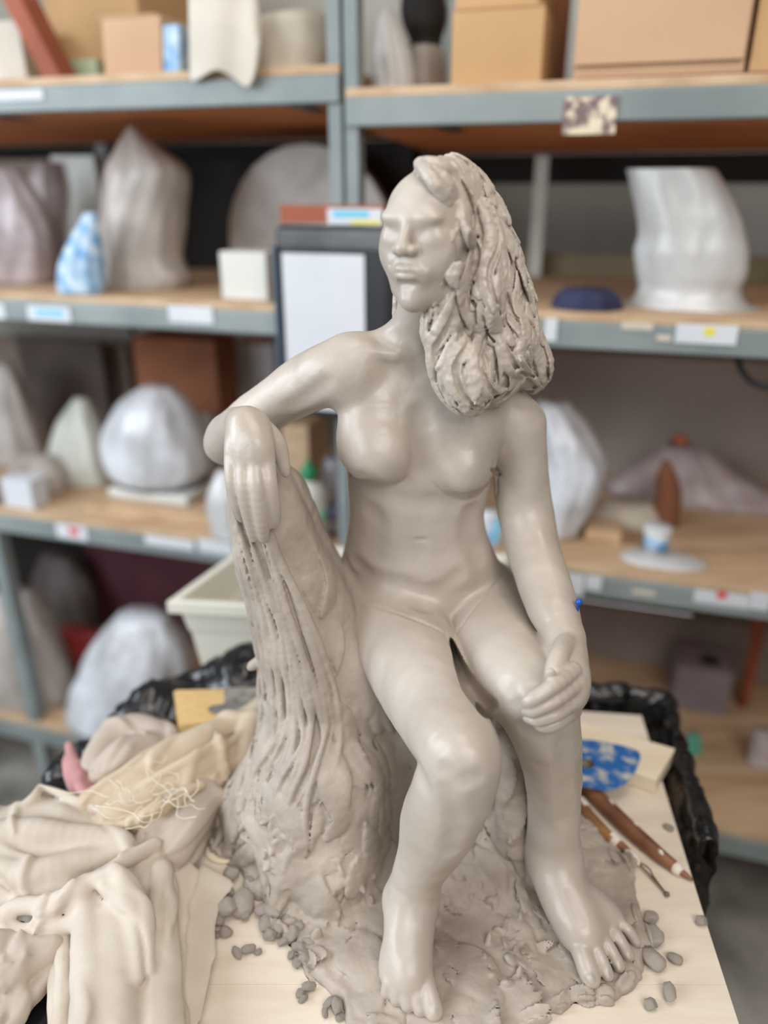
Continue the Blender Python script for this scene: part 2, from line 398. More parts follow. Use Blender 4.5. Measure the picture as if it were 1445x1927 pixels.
# ---------------------------------------------------------------- things on the racks
SHL = {'lt': 1.562, 'lm': 1.220, 'll': .774, 'lb': .212, 'rt': 1.531, 'rm': 1.228, 'rl': .816, 'rb': .328}
def carton(px0, py0, px1, py1, shelf, d0, depth, m, label, cat='box', name='cardboard_box', tilt=0.0, flaps=True, group=None, z0=None):
    pm = (max(py0, 0)+py1)/2; _, z1 = rkp((px0+px1)/2, py0, d0); s0, _ = rkp(px0, pm, d0); s1, _ = rkp(px1, pm, d0); zb = SHL[shelf] if z0 is None else z0
    t = empty(name, tuple(RL((s0+s1)/2, d0+depth/2, zb)), label, cat, group)
    rbox('body', s0, s1, d0, d0+depth, zb+.0005, z1, m, t, .002, tilt)
    if flaps:
        rbox('flap', s0+.001, s1-.001, d0-.001, d0+depth*.5-.002, z1, z1+.003, m, t, .001, tilt)
        rbox('flap', s0+.001, s1-.001, d0+depth*.5+.002, d0+depth, z1, z1+.003, m, t, .001, tilt)
    return t
def slab(px0, py0, px1, py1, shelf, d0, th, m, label, cat, name, lean=0.0, top=None, shift=0.0, z0=None, rnd=0):
    # a flat piece standing or leaning on a shelf
    pm = (max(py0, 0)+py1)/2; _, z1 = rkp((px0+px1)/2, py0, d0); s0, _ = rkp(px0, pm, d0); s1, _ = rkp(px1, pm, d0); zb = SHL[shelf] if z0 is None else z0
    V = []; n = 14; O = []
    if rnd:
        r = (s1-s0)/2; h = z1-zb; c = (s0+s1)/2
        O = [(s0, zb), (s1, zb)]+[(c+r*math.cos(math.pi*i/n), z1-min(r, h)+min(r, h)*math.sin(math.pi*i/n)) for i in range(n+1)]
    else: O = [(s0, zb), (s1, zb), (s1+shift, z1), (s0+shift, z1)]
    for k in (0, 1):
        for s, z in O: V.append(RL(s, d0+k*th+lean*(z-zb), z+.0005))
    m_ = len(O); Fc = [tuple(range(m_)), tuple(range(2*m_-1, m_-1, -1))]+[((i+1) % m_, i, i+m_, (i+1) % m_+m_) for i in range(m_)]
    o = mesh_obj(name, V, Fc, m, None, smooth=False); bevel(o, .002)
    return tag(o, label, cat)
def wrapped(prof, shelf, d, depth, m, label, cat, name='wrapped_sculpture', pleat=.12, seed=0, nf=9, z0=None, base=None, core=None, group=None):
    """prof: [(py, px_left, px_right)] top to bottom; loft with plastic pleats"""
    rs = np.random.RandomState(seed); zb = SHL[shelf] if z0 is None else z0
    rows = []
    for py, a, b in prof:
        s0, z = rkp(a, py, d); s1, _ = rkp(b, py, d); rows.append([z, (s0+s1)/2, max((s1-s0)/2, .002)])
    rows.append([zb+.0005, rows[-1][1], rows[-1][2]*1.02]) if rows[-1][0] > zb+.004 else rows[-1].__setitem__(0, zb+.0005)
    rows = sorted(rows, key=lambda r: r[0]); C = catmull(rows, 6); C[:, 2] = np.maximum(C[:, 2], .0015); n = 48; ph = rs.uniform(0, 6.28, 4)
    V = []; wmax = C[:, 2].max()
    for i, (z, c, h) in enumerate(C):
        for j in range(n):
            a = 2*math.pi*j/n
            pl = 1+pleat*(math.sin(nf*a+ph[0]+z*18)*.45+math.sin((nf*2+1)*a+ph[1]-z*30)*.25+math.sin(3*a+ph[2]+z*26)*.4)*(.3+.7*min(1, (z-zb)/.03))
            dp = depth*min(1, h/wmax*1.15)
            V.append(RL(c+h*pl*math.cos(a)*(1.0 if abs(math.cos(a)) < .95 else 1/pl), d+dp*pl*math.sin(a), max(z, zb+.0008)))
    Q = [(i*n+j, i*n+(j+1) % n, (i+1)*n+(j+1) % n, (i+1)*n+j) for i in range(len(C)-1) for j in range(n)]
    Q += [tuple(range(n-1, -1, -1)), tuple((len(C)-1)*n+j for j in range(n))]
    if base is None:
        o = mesh_obj(name, V, Q, m, None); tag(o, label, cat, group); return o
    t = empty(name, tuple(RL(C[0][1], d, zb)), label, cat, group)
    mesh_obj('wrap', V, Q, m, t); return t
# --- upper left shelf
slab(-60, 40, 42, 140, 'lt', .10, .10, m_canvas, 'pale stack of sheets at the far left of the top shelf', 'stack', 'sheet_stack')
slab(60, -70, 96, 0, 'lt', .05, .05, m_rust, 'rust-brown wooden strip leaning on the far left of the top shelf', 'wood', 'wood_strip', shift=-.08)
carton(88, -120, 262, 95, 'lt', .22, .25, m_card, 'tan cardboard box behind the smaller tilted box, top left shelf')
carton(90, 112, 182, 140, 'lt', .10, .10, mat('green_card', s2l(150, 162, 132), rough=.8), 'low sage green box at the left end of the top shelf', flaps=False)
carton(190, 32, 300, 140, 'lt', .05, .12, m_card2, 'small pale pink-tan cardboard box, top left shelf', tilt=.08)
carton(303, 46, 334, 135, 'lt', .05, .10, m_blueprint, 'small blue printed box beside the pale pink-tan box', tilt=.10, flaps=False)
slab(270, -80, 360, 0, 'lt', .50, .05, m_cardd, 'dark brown board at the back of the top left shelf', 'board', 'back_board')
# drape over the shelf edge
def drape(cols, d_of, m, name, label, cat, th=.003, amp=.006):
    V = []; n = len(cols)
    for i, (pt, pb, pxt, pxb) in enumerate(cols):
        for k in range(15):
            f = k/14; px = pxt+(pxb-pxt)*f; py = pt+(pb-pt)*f; d = d_of(i/(n-1), f)+amp*math.sin(i*1.7+f*1.5)
            s, z = rkp(px, py, d); V.append(RL(s, d, z))
    Q = [(i*15+k, (i+1)*15+k, (i+1)*15+k+1, i*15+k+1) for i in range(n-1) for k in range(14)]
    o = mesh_obj(name, V, Q, m, None); so = o.modifiers.new('solid', 'SOLIDIFY'); so.thickness = th; so.offset = 0
    ss = o.modifiers.new('sub', 'SUBSURF'); ss.levels = 1; ss.render_levels = 1
    return tag(o, label, cat)
drape([(-60, 158, 352, 356), (-60, 150, 374, 378), (-60, 128, 400, 405), (-60, 140, 425, 428), (-60, 158, 450, 452), (-60, 172, 478, 466), (20, 150, 488, 480), (60, 100, 492, 490)],
      lambda u, f: -.02 if f > .5 else -.02+.05*(.5-f), m_canvas, 'canvas_cloth', 'cream canvas cloth hanging over the top left shelf edge in folds', 'cloth')
wrapped([(22, 560, 600), (50, 500, 630), (100, 486, 640), (140, 492, 630)], 'lt', .12, .09, m_canvas, 'plump cream canvas sack on the top left shelf beside the post', 'sack', 'canvas_sack', pleat=.05, nf=5)
slab(360, 122, 420, 140, 'lt', .01, .03, m_rust, 'small rust-brown clay piece under the canvas cloth', 'clay', 'clay_piece')
# --- upper right shelf
wrapped([(18, 722, 736), (50, 710, 754), (100, 704, 770), (150, 702, 778)], 'rt', .12, .05, m_wrapw, 'pointed pale wrapped shape on the top right shelf beside the post', 'wrapped sculpture', seed=3)
wrapped([(-40, 764, 830), (30, 756, 840), (78, 772, 830)], 'rt', .20, .04, m_dark, 'round black pot on a pale stand, top right shelf', 'pot', 'black_pot', pleat=.02, z0=rkp(800, 92, .20)[1]+.002)
wrapped([(92, 778, 832), (140, 774, 838)], 'rt', .20, .045, m_wrapt, 'pale rough stand under the black pot', 'stand', 'plaster_stand', pleat=.04)
carton(850, 16, 1022, 155, 'rt', .03, .20, m_card, 'medium tan cardboard box left of the biggest box, top right shelf')
carton(858, -170, 1015, 0, 'rt', .04, .17, m_card, 'tan cardboard box stacked on the medium box', z0=rkp(936, 16, .03)[1]+.0040)
slab(1034, -60, 1066, 100, 'rt', .24, .05, m_cardd, 'dark brown board between the two tan boxes', 'board', 'dark_board')
t = carton(1084, -170, 1408, 160, 'rt', .02, .26, m_card2, 'biggest pale cardboard box on the top right shelf', flaps=False)
s0, z1 = rkp(1078, 118, .0); s1, _ = rkp(1404, 90, .0)
rbox('folded_flap', s0, s1, .012, .0195, z1-.002, z1+.16, m_card2, t, .001)
carton(1418, -120, 1560, 150, 'rt', .02, .2, m_card, 'tan cardboard box cut by the right edge of the picture')
slab(1082, 152, 1445, 168, 'rt', .0, .018, m_cardd, 'flat dark brown strip under the biggest cardboard box', 'strip', 'brown_strip', z0=1.5330)
# --- middle left shelf
slab(330, 300, 700, 560, 'lm', .50, .02, m_dark, 'black sheet standing at the back of the middle left shelf', 'sheet', 'black_sheet')
slab(-120, 300, 330, 560, 'lm', .52, .02, m_taupe, 'dull grey-brown board at the back of the middle left shelf', 'board', 'back_board')
wrapped([(318, -20, 30), (380, -40, 72), (450, -60, 96), (540, -60, 92)], 'lm', .14, .06, m_wrapp, 'mauve crumpled bag at the far left of the middle shelf', 'bag', 'plastic_bag', seed=5, nf=7)
wrapped([(306, 70, 116), (360, 62, 122), (430, 66, 120), (540, 70, 130)], 'lm', .30, .04, m_wrapp, 'dark mauve wrapped lump behind the crumpled bag', 'wrapped sculpture', seed=6)
slab(120, 292, 200, 550, 'lm', .30, .03, m_wrapg, 'pale green-grey slab leaning behind the tall pointed bag', 'slab', 'plaster_slab', shift=-.01)
wrapped([(238, 242, 256), (280, 222, 300), (325, 206, 350), (400, 196, 338), (480, 190, 336), (515, 186, 352), (560, 180, 350)], 'lm', .15, .07, m_wrapt, 'tall pointed plastic bag over a sculpture, middle left shelf', 'wrapped sculpture', seed=7, nf=6, pleat=.09)
wrapped([(400, 160, 180), (450, 134, 186), (500, 112, 190), (550, 110, 192)], 'lm', .025, .025, m_blueprint, 'small blue and white printed bag in front of the tall pointed bag', 'bag', 'printed_bag', seed=8)
slab(428, 270, 736, 560, 'lm', .30, .03, m_wrapt, 'big round-topped taupe board behind the post', 'board', 'round_board', rnd=1)
carton(415, 474, 502, 568, 'lm', .03, .07, m_white, 'small white box on the middle left shelf beside the hanging black board', flaps=False)
# --- black board hanging on the post
s0, z1 = rkp(512, 424, -.045); s1, z0 = rkp(738, 800, -.045)
t = empty('hanging_board', tuple(RL((s0+s1)/2, -.03, z0)), 'black padded board with white sheet hanging on the rack post', 'board')
o = rbox('panel', s0, s1, -.045, -.014, z0, z1, m_black, t, .012); rbox('edge_strip', s0-.002, s0+.004, -.048, -.012, z0+.05, z1-.03, m_bluegrey, t)
rbox('cap', s0+.006, s1-.006, -.047, -.012, z1-.036, z1-.004, mat('grey_pad', s2l(74, 76, 80), s2l(104, 106, 110), rough=.6), t, .008)
a, b = rkp(530, 476, -.047); c, e = rkp(688, 778, -.047); rbox('paper_sheet', a, c, -.0475, -.0455, e, b, m_paper, t)
rbox('hook', (s0+s1)/2-.01, (s0+s1)/2+.01, -.014, -.004, z1-.06, z1-.02, m_dsteel, t)
s0, z1 = rkp(526, 386, -.02); s1, z0 = rkp(722, 421, -.02)
t = empty('wooden_batten', tuple(RL((s0+s1)/2, -.02, z0)), 'orange-brown wooden batten fixed across the post above the black board', 'batten')
rbox('bar', s0, s1, -.02, -.004, z0, z1, m_rust, t, .001)
a, b = rkp(616, 392, -.021); c, e = rkp(720, 424, -.021); k = rbox('label_card', a, c, -.022, -.0205, e, b, m_paper, t)
a, b = rkp(626, 396, -.022); c, e = rkp(694, 410, -.022); rbox('print', a, c, -.0225, -.0221, e, b, m_lblue, k)
a, b = rkp(660, 414, -.022); c, e = rkp(716, 422, -.022); rbox('print', a, c, -.0225, -.0221, e, b, m_yellow, k)
# --- lower left shelf
slab(-80, 640, 250, 900, 'll', .50, .02, m_taupe, 'dark taupe board at the back of the lower left shelf', 'board', 'back_board')
slab(52, 640, 205, 900, 'll', .44, .02, mat('brown_sheet', s2l(70, 60, 56), s2l(96, 84, 78), rough=.7), 'dark brown sheet standing behind the wrapped cone', 'sheet', 'brown_sheet')
carton(256, 640, 408, 770, 'll', .34, .10, m_cardd, 'dark brown cardboard box standing behind the round wrapped head', z0=rkp(331, 775, .34)[1]+.0040)
carton(258, 775, 404, 880, 'll', .34, .10, m_taupe, 'grey-brown carton carrying the dark brown box', z0=.774)
slab(412, 640, 520, 900, 'll', .46, .03, m_wrap, 'pale grey panel standing beside the dark brown box', 'panel', 'grey_panel')
slab(455, 640, 505, 652, 'll', .445, .012, m_rust, 'small rust-brown block against the pale grey panel', 'block', 'brown_block', z0=1.06)
wrapped([(680, -10, 20), (760, -40, 56), (850, -60, 84), (920, -60, 92)], 'll', .28, .07, m_wrapt, 'large taupe wrapped form at the far left of the lower shelf', 'wrapped sculpture', seed=11)
wrapped([(852, 50, 84), (880, 20, 112), (940, 10, 122)], 'll', .115, .042, m_wrapt, 'low beige lump in front at the far left of the lower shelf', 'clay lump', 'clay_lump', seed=12, pleat=.05)
carton(5, 905, 58, 950, 'll', .01, .05, m_paper, 'small white box in front of the low beige lump', flaps=False)
wrapped([(748, 140, 162), (800, 110, 186), (870, 98, 204), (930, 104, 214)], 'll', .20, .055, m_wrapg, 'greenish-white wrapped cone on the lower left shelf', 'wrapped sculpture', seed=13)
z_ = .774
for k, (a, b, c) in enumerate(((160, 400, 962), (200, 395, 946))):
    s0, z1 = rkp(a, c, .04); s1, _ = rkp(b, c, .04)
    o = rbox('wooden_board', s0, s1, .04, .26, z_+.0005, z_+.011, m_board, None, .001); z_ += .0115
    tag(o, ('lower', 'upper')[k]+' pale wooden board under the round wrapped head', 'board', 'boards under the wrapped head')
wrapped([(726, 268, 318), (756, 228, 352), (810, 206, 376), (860, 208, 388), (896, 226, 384), (930, 236, 376)], 'll', .15, .085, m_wrap, 'round plastic-wrapped head on a white base, lower left shelf', 'wrapped sculpture', 'wrapped_sculpture', seed=14, nf=7, pleat=.07, z0=z_+.022)
s0, _ = rkp(228, 900, .12); s1, _ = rkp(372, 900, .12)
o = rbox('white_base', s0, s1, .07, .22, z_+.0005, z_+.0215, m_white, None, .004); tag(o, 'white base under the round wrapped head', 'base')
wrapped([(885, 410, 440), (930, 396, 470), (975, 400, 480)], 'll', .03, .04, m_wrapw, 'white crumpled bag just left of the stump on the lower shelf', 'bag', 'plastic_bag', seed=15)
# bottle with green cap
def lathe(name, prof, c, m, parent=None, n=28, smooth=True):
    V = []; Q = []
    for r, z in prof:
        for j in range(n): V.append((c[0]+r*math.cos(2*math.pi*j/n), c[1]+r*math.sin(2*math.pi*j/n), c[2]+z))
    for i in range(len(prof)-1):
        for j in range(n): Q.append((i*n+j, i*n+(j+1) % n, (i+1)*n+(j+1) % n, (i+1)*n+j))
    Q += [tuple(range(n-1, -1, -1)), tuple((len(prof)-1)*n+j for j in range(n))]
    return mesh_obj(name, V, Q, m, parent, smooth)
s, _ = rkp(584, 960, .05); c = RL(s, .05, .7745)
t = empty('squeeze_bottle', tuple(c), 'white squeeze bottle with green cap between stump and torso', 'bottle')
lathe('body', [(.030, 0), (.032, .005), (.032, .098), (.026, .114), (.012, .120), (.012, .124)], c, m_white, t)
lathe('cap', [(.016, 0), (.016, .018), (.010, .022), (.006, .034), (.004, .036)], c+[0, 0, .124], m_green, t)
lathe('label_print', [(.0324, 0), (.0324, .014)], c+[0, 0, .050], m_mint, t)
s, _ = rkp(632, 960, .10); c = RL(s, .10, .7745)
t = empty('glass_jar', tuple(c), 'clear glass jar beside the green-capped bottle', 'jar')
lathe('body', [(.022, 0), (.024, .004), (.024, .13), (.020, .138), (.020, .150)], c, m_glass, t); lathe('band', [(.0244, 0), (.0244, .03)], c+[0, 0, .03], mat('lilac_print', s2l(150, 150, 200), rough=.5), t)
s, _ = rkp(660, 995, .02); c = RL(s, .02, .7745); lathe('orange_cap', [(.010, 0), (.012, .004), (.012, .018), (.008, .022)], c, mat('orange_plastic', s2l(226, 104, 70), rough=.4))
tag(bpy.data.objects['orange_cap'], 'small orange cap beside the waist of the figure on the lower shelf', 'cap')
slab(530, 800, 580, 860, 'll', .20, .10, m_board, 'tan wooden block behind the green-capped bottle', 'block', 'wood_block')
# --- bottom left shelf
slab(172, 1030, 470, 1180, 'lb', .42, .02, m_maroon, 'maroon panel at the back of the bottom left shelf', 'panel', 'maroon_panel')
slab(-60, 1010, 175, 1150, 'lb', .50, .02, m_dark, 'black sheet at the back of the bottom left shelf', 'sheet', 'black_sheet')
wrapped([(1040, 80, 140), (1100, 62, 172), (1180, 70, 178), (1240, 80, 176)], 'lb', .36, .05, mat('dark_grey_bag', s2l(70, 64, 62), s2l(100, 92, 90), rough=.5), 'dark grey bundle behind the wrapped forms, bottom left shelf', 'bundle', 'dark_bundle', seed=16)
wrapped([(1108, 0, 50), (1180, -30, 92), (1260, -30, 126), (1330, -30, 136)], 'lb', .10, .09, m_wrapt, 'pale wrapped form at the far left of the bottom shelf', 'wrapped sculpture', seed=17)
wrapped([(1180, 112, 180), (1230, 106, 196), (1300, 110, 190)], 'lb', .24, .03, m_red, 'red plastic bag between the two pale forms on the bottom shelf', 'bag', 'plastic_bag', seed=18)
wrapped([(1150, 226, 310), (1200, 184, 346), (1280, 150, 352), (1350, 134, 352)], 'lb', .08, .10, m_wrap, 'big pale crumpled bag on the bottom shelf beside the bin', 'bag', 'plastic_bag', seed=19, nf=7)
# --- middle right shelf
slab(672, 270, 775, 420, 'rm', .40, .02, m_dark, 'black sheet at the back beside the post, middle right shelf', 'sheet', 'black_sheet')
slab(930, 480, 1500, 575, 'rm', .50, .02, m_olive, 'olive-brown board at the back of the middle right shelf', 'board', 'back_board')
o = rbox('rear_pole', *[rkp(1002, 400, .48)[0], rkp(1026, 400, .48)[0]], .47, .49, 1.2290, 1.455, m_wrapg, None); tag(o, 'pale upright strip at the back of the middle right shelf', 'strip')
t = wrapped([(318, 1178, 1345), (335, 1182, 1358), (400, 1196, 1392), (440, 1200, 1404), (470, 1192, 1410), (510, 1196, 1408), (540, 1200, 1396), (565, 1184, 1410), (588, 1170, 1430)], 'rm', .12, .07, m_wrapw, 'flat-topped bust under white plastic on the middle right shelf', 'wrapped sculpture', 'wrapped_bust', seed=21, nf=5, pleat=.06)
wrapped([(542, 1060, 1150), (556, 1044, 1168), (578, 1036, 1174)], 'rm', .06, .05, m_navy, 'crumpled navy blue cloth on the middle right shelf', 'cloth', 'navy_cloth', seed=22, pleat=.15)
# --- lower right shelf
slab(930, 670, 1520, 990, 'rl', .48, .02, m_taupe, 'tall taupe board at the back of the lower right shelf', 'board', 'back_board')
wrapped([(756, 1010, 1070), (800, 1010, 1112), (860, 1012, 1142), (920, 1014, 1128), (1000, 1020, 1086)], 'rl', .12, .06, m_wrap, 'clear plastic-wrapped figure just right of the clay arm', 'wrapped sculpture', seed=23, nf=7)
wrapped([(840, 1250, 1330), (900, 1150, 1450), (960, 1130, 1480), (990, 1130, 1500)], 'rl', .38, .07, m_wrapp, 'large mauve plastic bag lying at the back of the lower right shelf', 'bag', 'plastic_bag', seed=24, nf=5)
wrapped([(868, 1246, 1262), (900, 1234, 1278), (935, 1232, 1284)], 'rl', .22, .02, m_cardd, 'dark brown pointed piece leaning on the mauve bag', 'clay piece', 'clay_piece', seed=25, pleat=.03, z0=.8165)
wrapped([(820, 1262, 1296), (835, 1254, 1300), (852, 1266, 1290)], 'rl', .25, .012, m_rust, 'rust-red lump on top of the mauve bag', 'clay piece', 'clay_piece', seed=26, pleat=.03, z0=.965)
wrapped([(940, 1140, 1230), (962, 1112, 1250), (1000, 1108, 1256)], 'rl', .22, .05, m_canvas, 'beige folded cloth behind the paper cup', 'cloth', 'beige_cloth', seed=27, pleat=.05)
carton(1100, 1000, 1168, 1030, 'rl', .10, .06, m_board, 'small tan wood block left of the paper cup', name='wood_block', cat='block', flaps=False)
s, z = rkp(1229, 1056, .07); c = RL(s, .07, .8185)
t = empty('paper_cup', tuple(c), 'blue and white paper cup on the lower right shelf', 'cup')
lathe('body', [(.0165, 0), (.0225, .052), (.0215, .052), (.016, .003)], c, m_white, t); lathe('rim', [(.0225, .0505), (.0235, .052), (.0225, .0535)], c, m_paper, t)
lathe('printed_band', [(.0182, .012), (.0214, .040)], c+[0, 0, 0], m_blueprint, t)
wrapped([(1040, 1180, 1310), (1052, 1164, 1335)], 'rl', .06, .04, m_wrapw, 'flat clear plastic sheet under the paper cup', 'plastic sheet', 'plastic_sheet', seed=28, pleat=.08, z0=.8160).scale = (1, 1, 1)
wrapped([(960, 895, 938), (1000, 894, 942), (1040, 902, 940)], 'rl', .03, .02, m_paper, 'white patterned paper cup seen between torso and left arm', 'cup', 'patterned_cup', seed=29, pleat=.01, base=1)
cup = bpy.data.objects['patterned_cup']
for k, (a, b, mm) in enumerate(((912, 922, m_blueprint), (926, 934, m_lblue))):
    s0, z1 = rkp(a, 978, .005); s1, z0 = rkp(b, 1022, .005); rbox('printed_mark', s0, s1, .004, .007, z0, z1, mm, cup, 0, .2)
# hose
def tube(name, pts, r, m, parent=None, n=10, sub=6):
    C = catmull(np.array(pts), sub); V = []; Q = []
    for i, p in enumerate(C):
        t = C[min(i+1, len(C)-1)]-C[max(i-1, 0)]; t /= np.linalg.norm(t); a = np.cross(t, [0, 0, 1.0] if abs(t[2]) < .9 else [1, 0, 0]); a /= np.linalg.norm(a); b = np.cross(t, a)
        rr = r[0]+(r[1]-r[0])*i/(len(C)-1) if isinstance(r, tuple) else r
        for j in range(n): V.append(p+rr*(a*math.cos(2*math.pi*j/n)+b*math.sin(2*math.pi*j/n)))
    for i in range(len(C)-1):
        for j in range(n): Q.append((i*n+j, i*n+(j+1) % n, (i+1)*n+(j+1) % n, (i+1)*n+j))
    Q += [tuple(range(n-1, -1, -1)), tuple((len(C)-1)*n+j for j in range(n))]
    return mesh_obj(name, V, Q, m, parent)
P = [(1387, 668), (1392, 690), (1410, 715), (1440, 728), (1475, 725), (1500, 700), (1505, 680)]
o = tube('black_hose', [RL(rkp(a, b, .04)[0], .04, rkp(a, b, .04)[1]) for a, b in P], .005, m_black); tag(o, 'dark hose looping down from the middle right shelf', 'hose')
# --- bottom right shelf
slab(1000, 1160, 1560, 1400, 'rb', .50, .02, m_taupe, 'dark taupe board at the back of the bottom right shelf', 'board', 'back_board')
carton(1266, 1262, 1374, 1345, 'rb', .34, .12, mat('mauve_card', s2l(124, 110, 118), s2l(140, 126, 132), rough=.7), 'small mauve box on the bottom right shelf', z0=.3285)
wrapped([(1240, 1322, 1340), (1255, 1314, 1352)], 'rb', .38, .02, m_dark, 'little black lump on the small mauve box', 'lump', 'black_lump', seed=31, z0=rkp(1320, 1262, .34)[1]+.004)
wrapped([(1150, 1408, 1440), (1200, 1412, 1436)], 'rb', .40, .015, m_rust, 'narrow rust-brown post piece on the bottom right shelf', 'wood', 'wood_piece', seed=32, z0=.3285)
wrapped([(1380, 1294, 1318), (1400, 1292, 1322)], 'rb', .2, .012, mat('teal_plastic', s2l(90, 170, 150), rough=.5), 'small teal lump on the bottom right shelf', 'lump', 'teal_lump', seed=33, z0=.3285)
wrapped([(1370, 1420, 1450), (1400, 1412, 1470)], 'rb', .2, .02, m_wrapp, 'pale mauve lump at the right end of the bottom shelf', 'lump', 'mauve_lump', seed=34, z0=.3285)
# ---------------------------------------------------------------- the clay figure
sculpture = empty('clay_sculpture', tuple(WZ(820, 1700)), 'grey clay sculpture of a seated woman leaning on a tree stump, on the pale board', 'sculpture')
HV = 0.00125
G = Grid((-0.19, 0.40, TABLE-0.005), (0.23, 0.76, CAMZ+0.035), HV)
def sec(py, Y, cx, hw, dp):
    p = W(cx, py, Y); return (p[2], p[0], p[1], RAD(cx, py, Y, hw), dp)
tors = [sec(665, .672, 800, 62, .026), sec(700, .672, 802, 116, .034), sec(760, .672, 795, 134, .041), sec(830, .670, 788, 140, .044),
        sec(900, .672, 788, 136, .043), sec(970, .676, 783, 127, .040), sec(1040, .684, 788, 143, .045), sec(1110, .694, 802, 168, .052),
        sec(1175, .698, 812, 176, .054), sec(1230, .700, 812, 150, .045)]
G.put(*loft(tors, yaw=-0.10), k=.004)
# shoulder line and neck
G.put(*chain_fn(pchain([(665, 690, .655, 56), (740, 700, .668, 46), (810, 712, .675, 46), (900, 740, .680, 48), (975, 795, .675, 50)])), k=.02)
G.put(*chain_fn(pchain([(795, 560, .640, 42), (788, 610, .648, 40), (782, 655, .660, 46), (790, 700, .67, 50)])), k=.012)
G.put(*seg(W(770, 640, .655), W(690, 668, .662), .017, .014), k=.018)
G.put(*seg(W(742, 665, .637), W(676, 655, .637), .0035, .004), k=.010)   # collar bone
# breasts
def blob(px, py, Y, rx, ry, rz, k, M=None, op='u'):
    G.put(*ell(W(px, py, Y), (rx, ry, rz), M), k=k, op=op)
blob(711, 848, .635, .0335, .032, .029, .009); blob(708, 795, .645, .032, .024, .036, .02)
blob(869, 880, .642, .027, .029, .0245, .008); blob(866, 825, .650, .030, .024, .036, .02)
blob(893, 902, .624, .0055, .005, .005, .004)
# abdomen, navel and hip modelling
blob(800, 1065, .662, .045, .030, .024, .020); blob(793, 960, .655, .030, .016, .040, .018)
blob(815, 1120, .666, .050, .032, .022, .016)
blob(790, 1022, .628, .0095, .008, .0024, .003, op='s')
def groove(L, r, k=.0015): G.put(*chain_fn(pchain([(a, b, Y, r) for a, b, Y in L])), k=k, op='s')
# arms
def limb(L, c, rk, k0, kmin, n=4):
    c = np.asarray(c); lo, hi, f = chain_fn(pchain(L), n)
    def kf(x, y, z): return np.clip(1-np.sqrt((x-c[0])**2+(y-c[1])**2+(z-c[2])**2)/rk, 0, 1)*k0+kmin
    G.put(lo, hi, f, k=k0+kmin, kfn=kf)
limb([(660, 690, .650, 56), (618, 705, .655, 55), (570, 727, .668, 50), (520, 757, .678, 43), (470, 790, .688, 40), (428, 828, .695, 41)], W(660, 700, .65), .06, .022, .003)
limb([(424, 838, .695, 40), (430, 822, .665, 40), (446, 806, .63, 36), (463, 796, .600, 33)], W(425, 835, .69), .03, .01, .004)
LA = W(960, 800, .672)
limb([(978, 800, .670, 47), (979, 868, .675, 48), (983, 932, .674, 50), (992, 985, .664, 47), (1004, 1035, .643, 46), (1021, 1090, .612, 46), (1040, 1145, .577, 43), (1062, 1200, .545, 35)], LA, .05, .018, .002)
# legs
limb([(730, 1150, .672, 90), (757, 1200, .635, 88), (790, 1270, .575, 84), (828, 1345, .510, 78), (858, 1400, .464, 67), (868, 1428, .452, 62),
      (864, 1455, .453, 62), (850, 1490, .458, 66), (832, 1535, .466, 67), (812, 1585, .474, 54), (791, 1635, .480, 41), (776, 1685, .484, 42)], W(740, 1150, .67), .09, .022, .004, 7)
limb([(915, 1145, .690, 86), (925, 1195, .645, 90), (950, 1245, .585, 86), (985, 1290, .535, 74), (1008, 1320, .512, 64), (1018, 1348, .508, 59),
      (1030, 1390, .512, 55), (1040, 1450, .518, 47), (1042, 1520, .524, 41), (1040, 1575, .528, 42), (1040, 1610, .530, 46)], W(900, 1140, .69), .07, .022, .004, 7)
blob(872, 1424, .442, .016, .013, .017, .010); blob(1000, 1318, .499, .016, .012, .017, .010)
blob(845, 1440, .452, .010, .010, .012, .01)
blob(1030, 1395, .492, .008, .008, .012, .012)
# feet
def zfoot(L): return [[*WZ(a, b, TABLE+h), r] for a, b, h, r in L]
def fput(L, k, n=4): G.put(*chain_fn(zfoot(L), n), k=k)
fput([(776, 1690, .050, .0190), (770, 1745, .040, .0195), (768, 1795, .031, .0185), (769, 1836, .0245, .0175)], .016)
fput([(742, 1800, .022, .0110), (738, 1832, .019, .0105)], .010); fput([(776, 1700, .040, .017), (774, 1712, .022, .0165)], .014)
blob(744, 1690, .487, .009, .010, .011, .010)
for (x0, y0, x1, y1, r) in ((799, 1838, 817, 1904, .0076), (781, 1846, 791, 1898, .0058), (764, 1848, 767, 1891, .0056), (748, 1842, 746, 1881, .0053), (733, 1835, 727, 1869, .0050)):
    fput([(x0, y0, .024, r), ((x0+x1)/2, (y0+y1)/2-3, .0225, r*.95), (x1, y1, .0125, r)], .0018, 3)
    fput([(x1-2, y1-3, .0125+r*.8, r*.45), (x1+1, y1+3, .0125+r*.5, r*.45)], .0008, 2)
fput([(1040, 1612, .050, .0200), (1055, 1668, .041, .0205), (1078, 1718, .032, .0200), (1100, 1757, .0250, .0185)], .016)
fput([(1115, 1700, .027, .0150), (1150, 1735, .020, .0125)], .016); fput([(1038, 1628, .036, .018), (1034, 1650, .021, .017)], .014)
blob(1000, 1640, .537, .010, .012, .012, .012)
for (x0, y0, x1, y1, r) in ((1085, 1765, 1112, 1842, .0086), (1115, 1775, 1143, 1834, .0060), (1135, 1765, 1164, 1818, .0058), (1153, 1752, 1181, 1797, .0056), (1168, 1738, 1196, 1772, .0050)):
    fput([(x0, y0, .024, r), ((x0+x1)/2, (y0+y1)/2-4, .0225, r*.95), (x1, y1, .0125, r)], .0018, 3)
    fput([(x1-2, y1-3, .0125+r*.8, r*.45), (x1+1, y1+3, .0125+r*.5, r*.45)], .0008, 2)
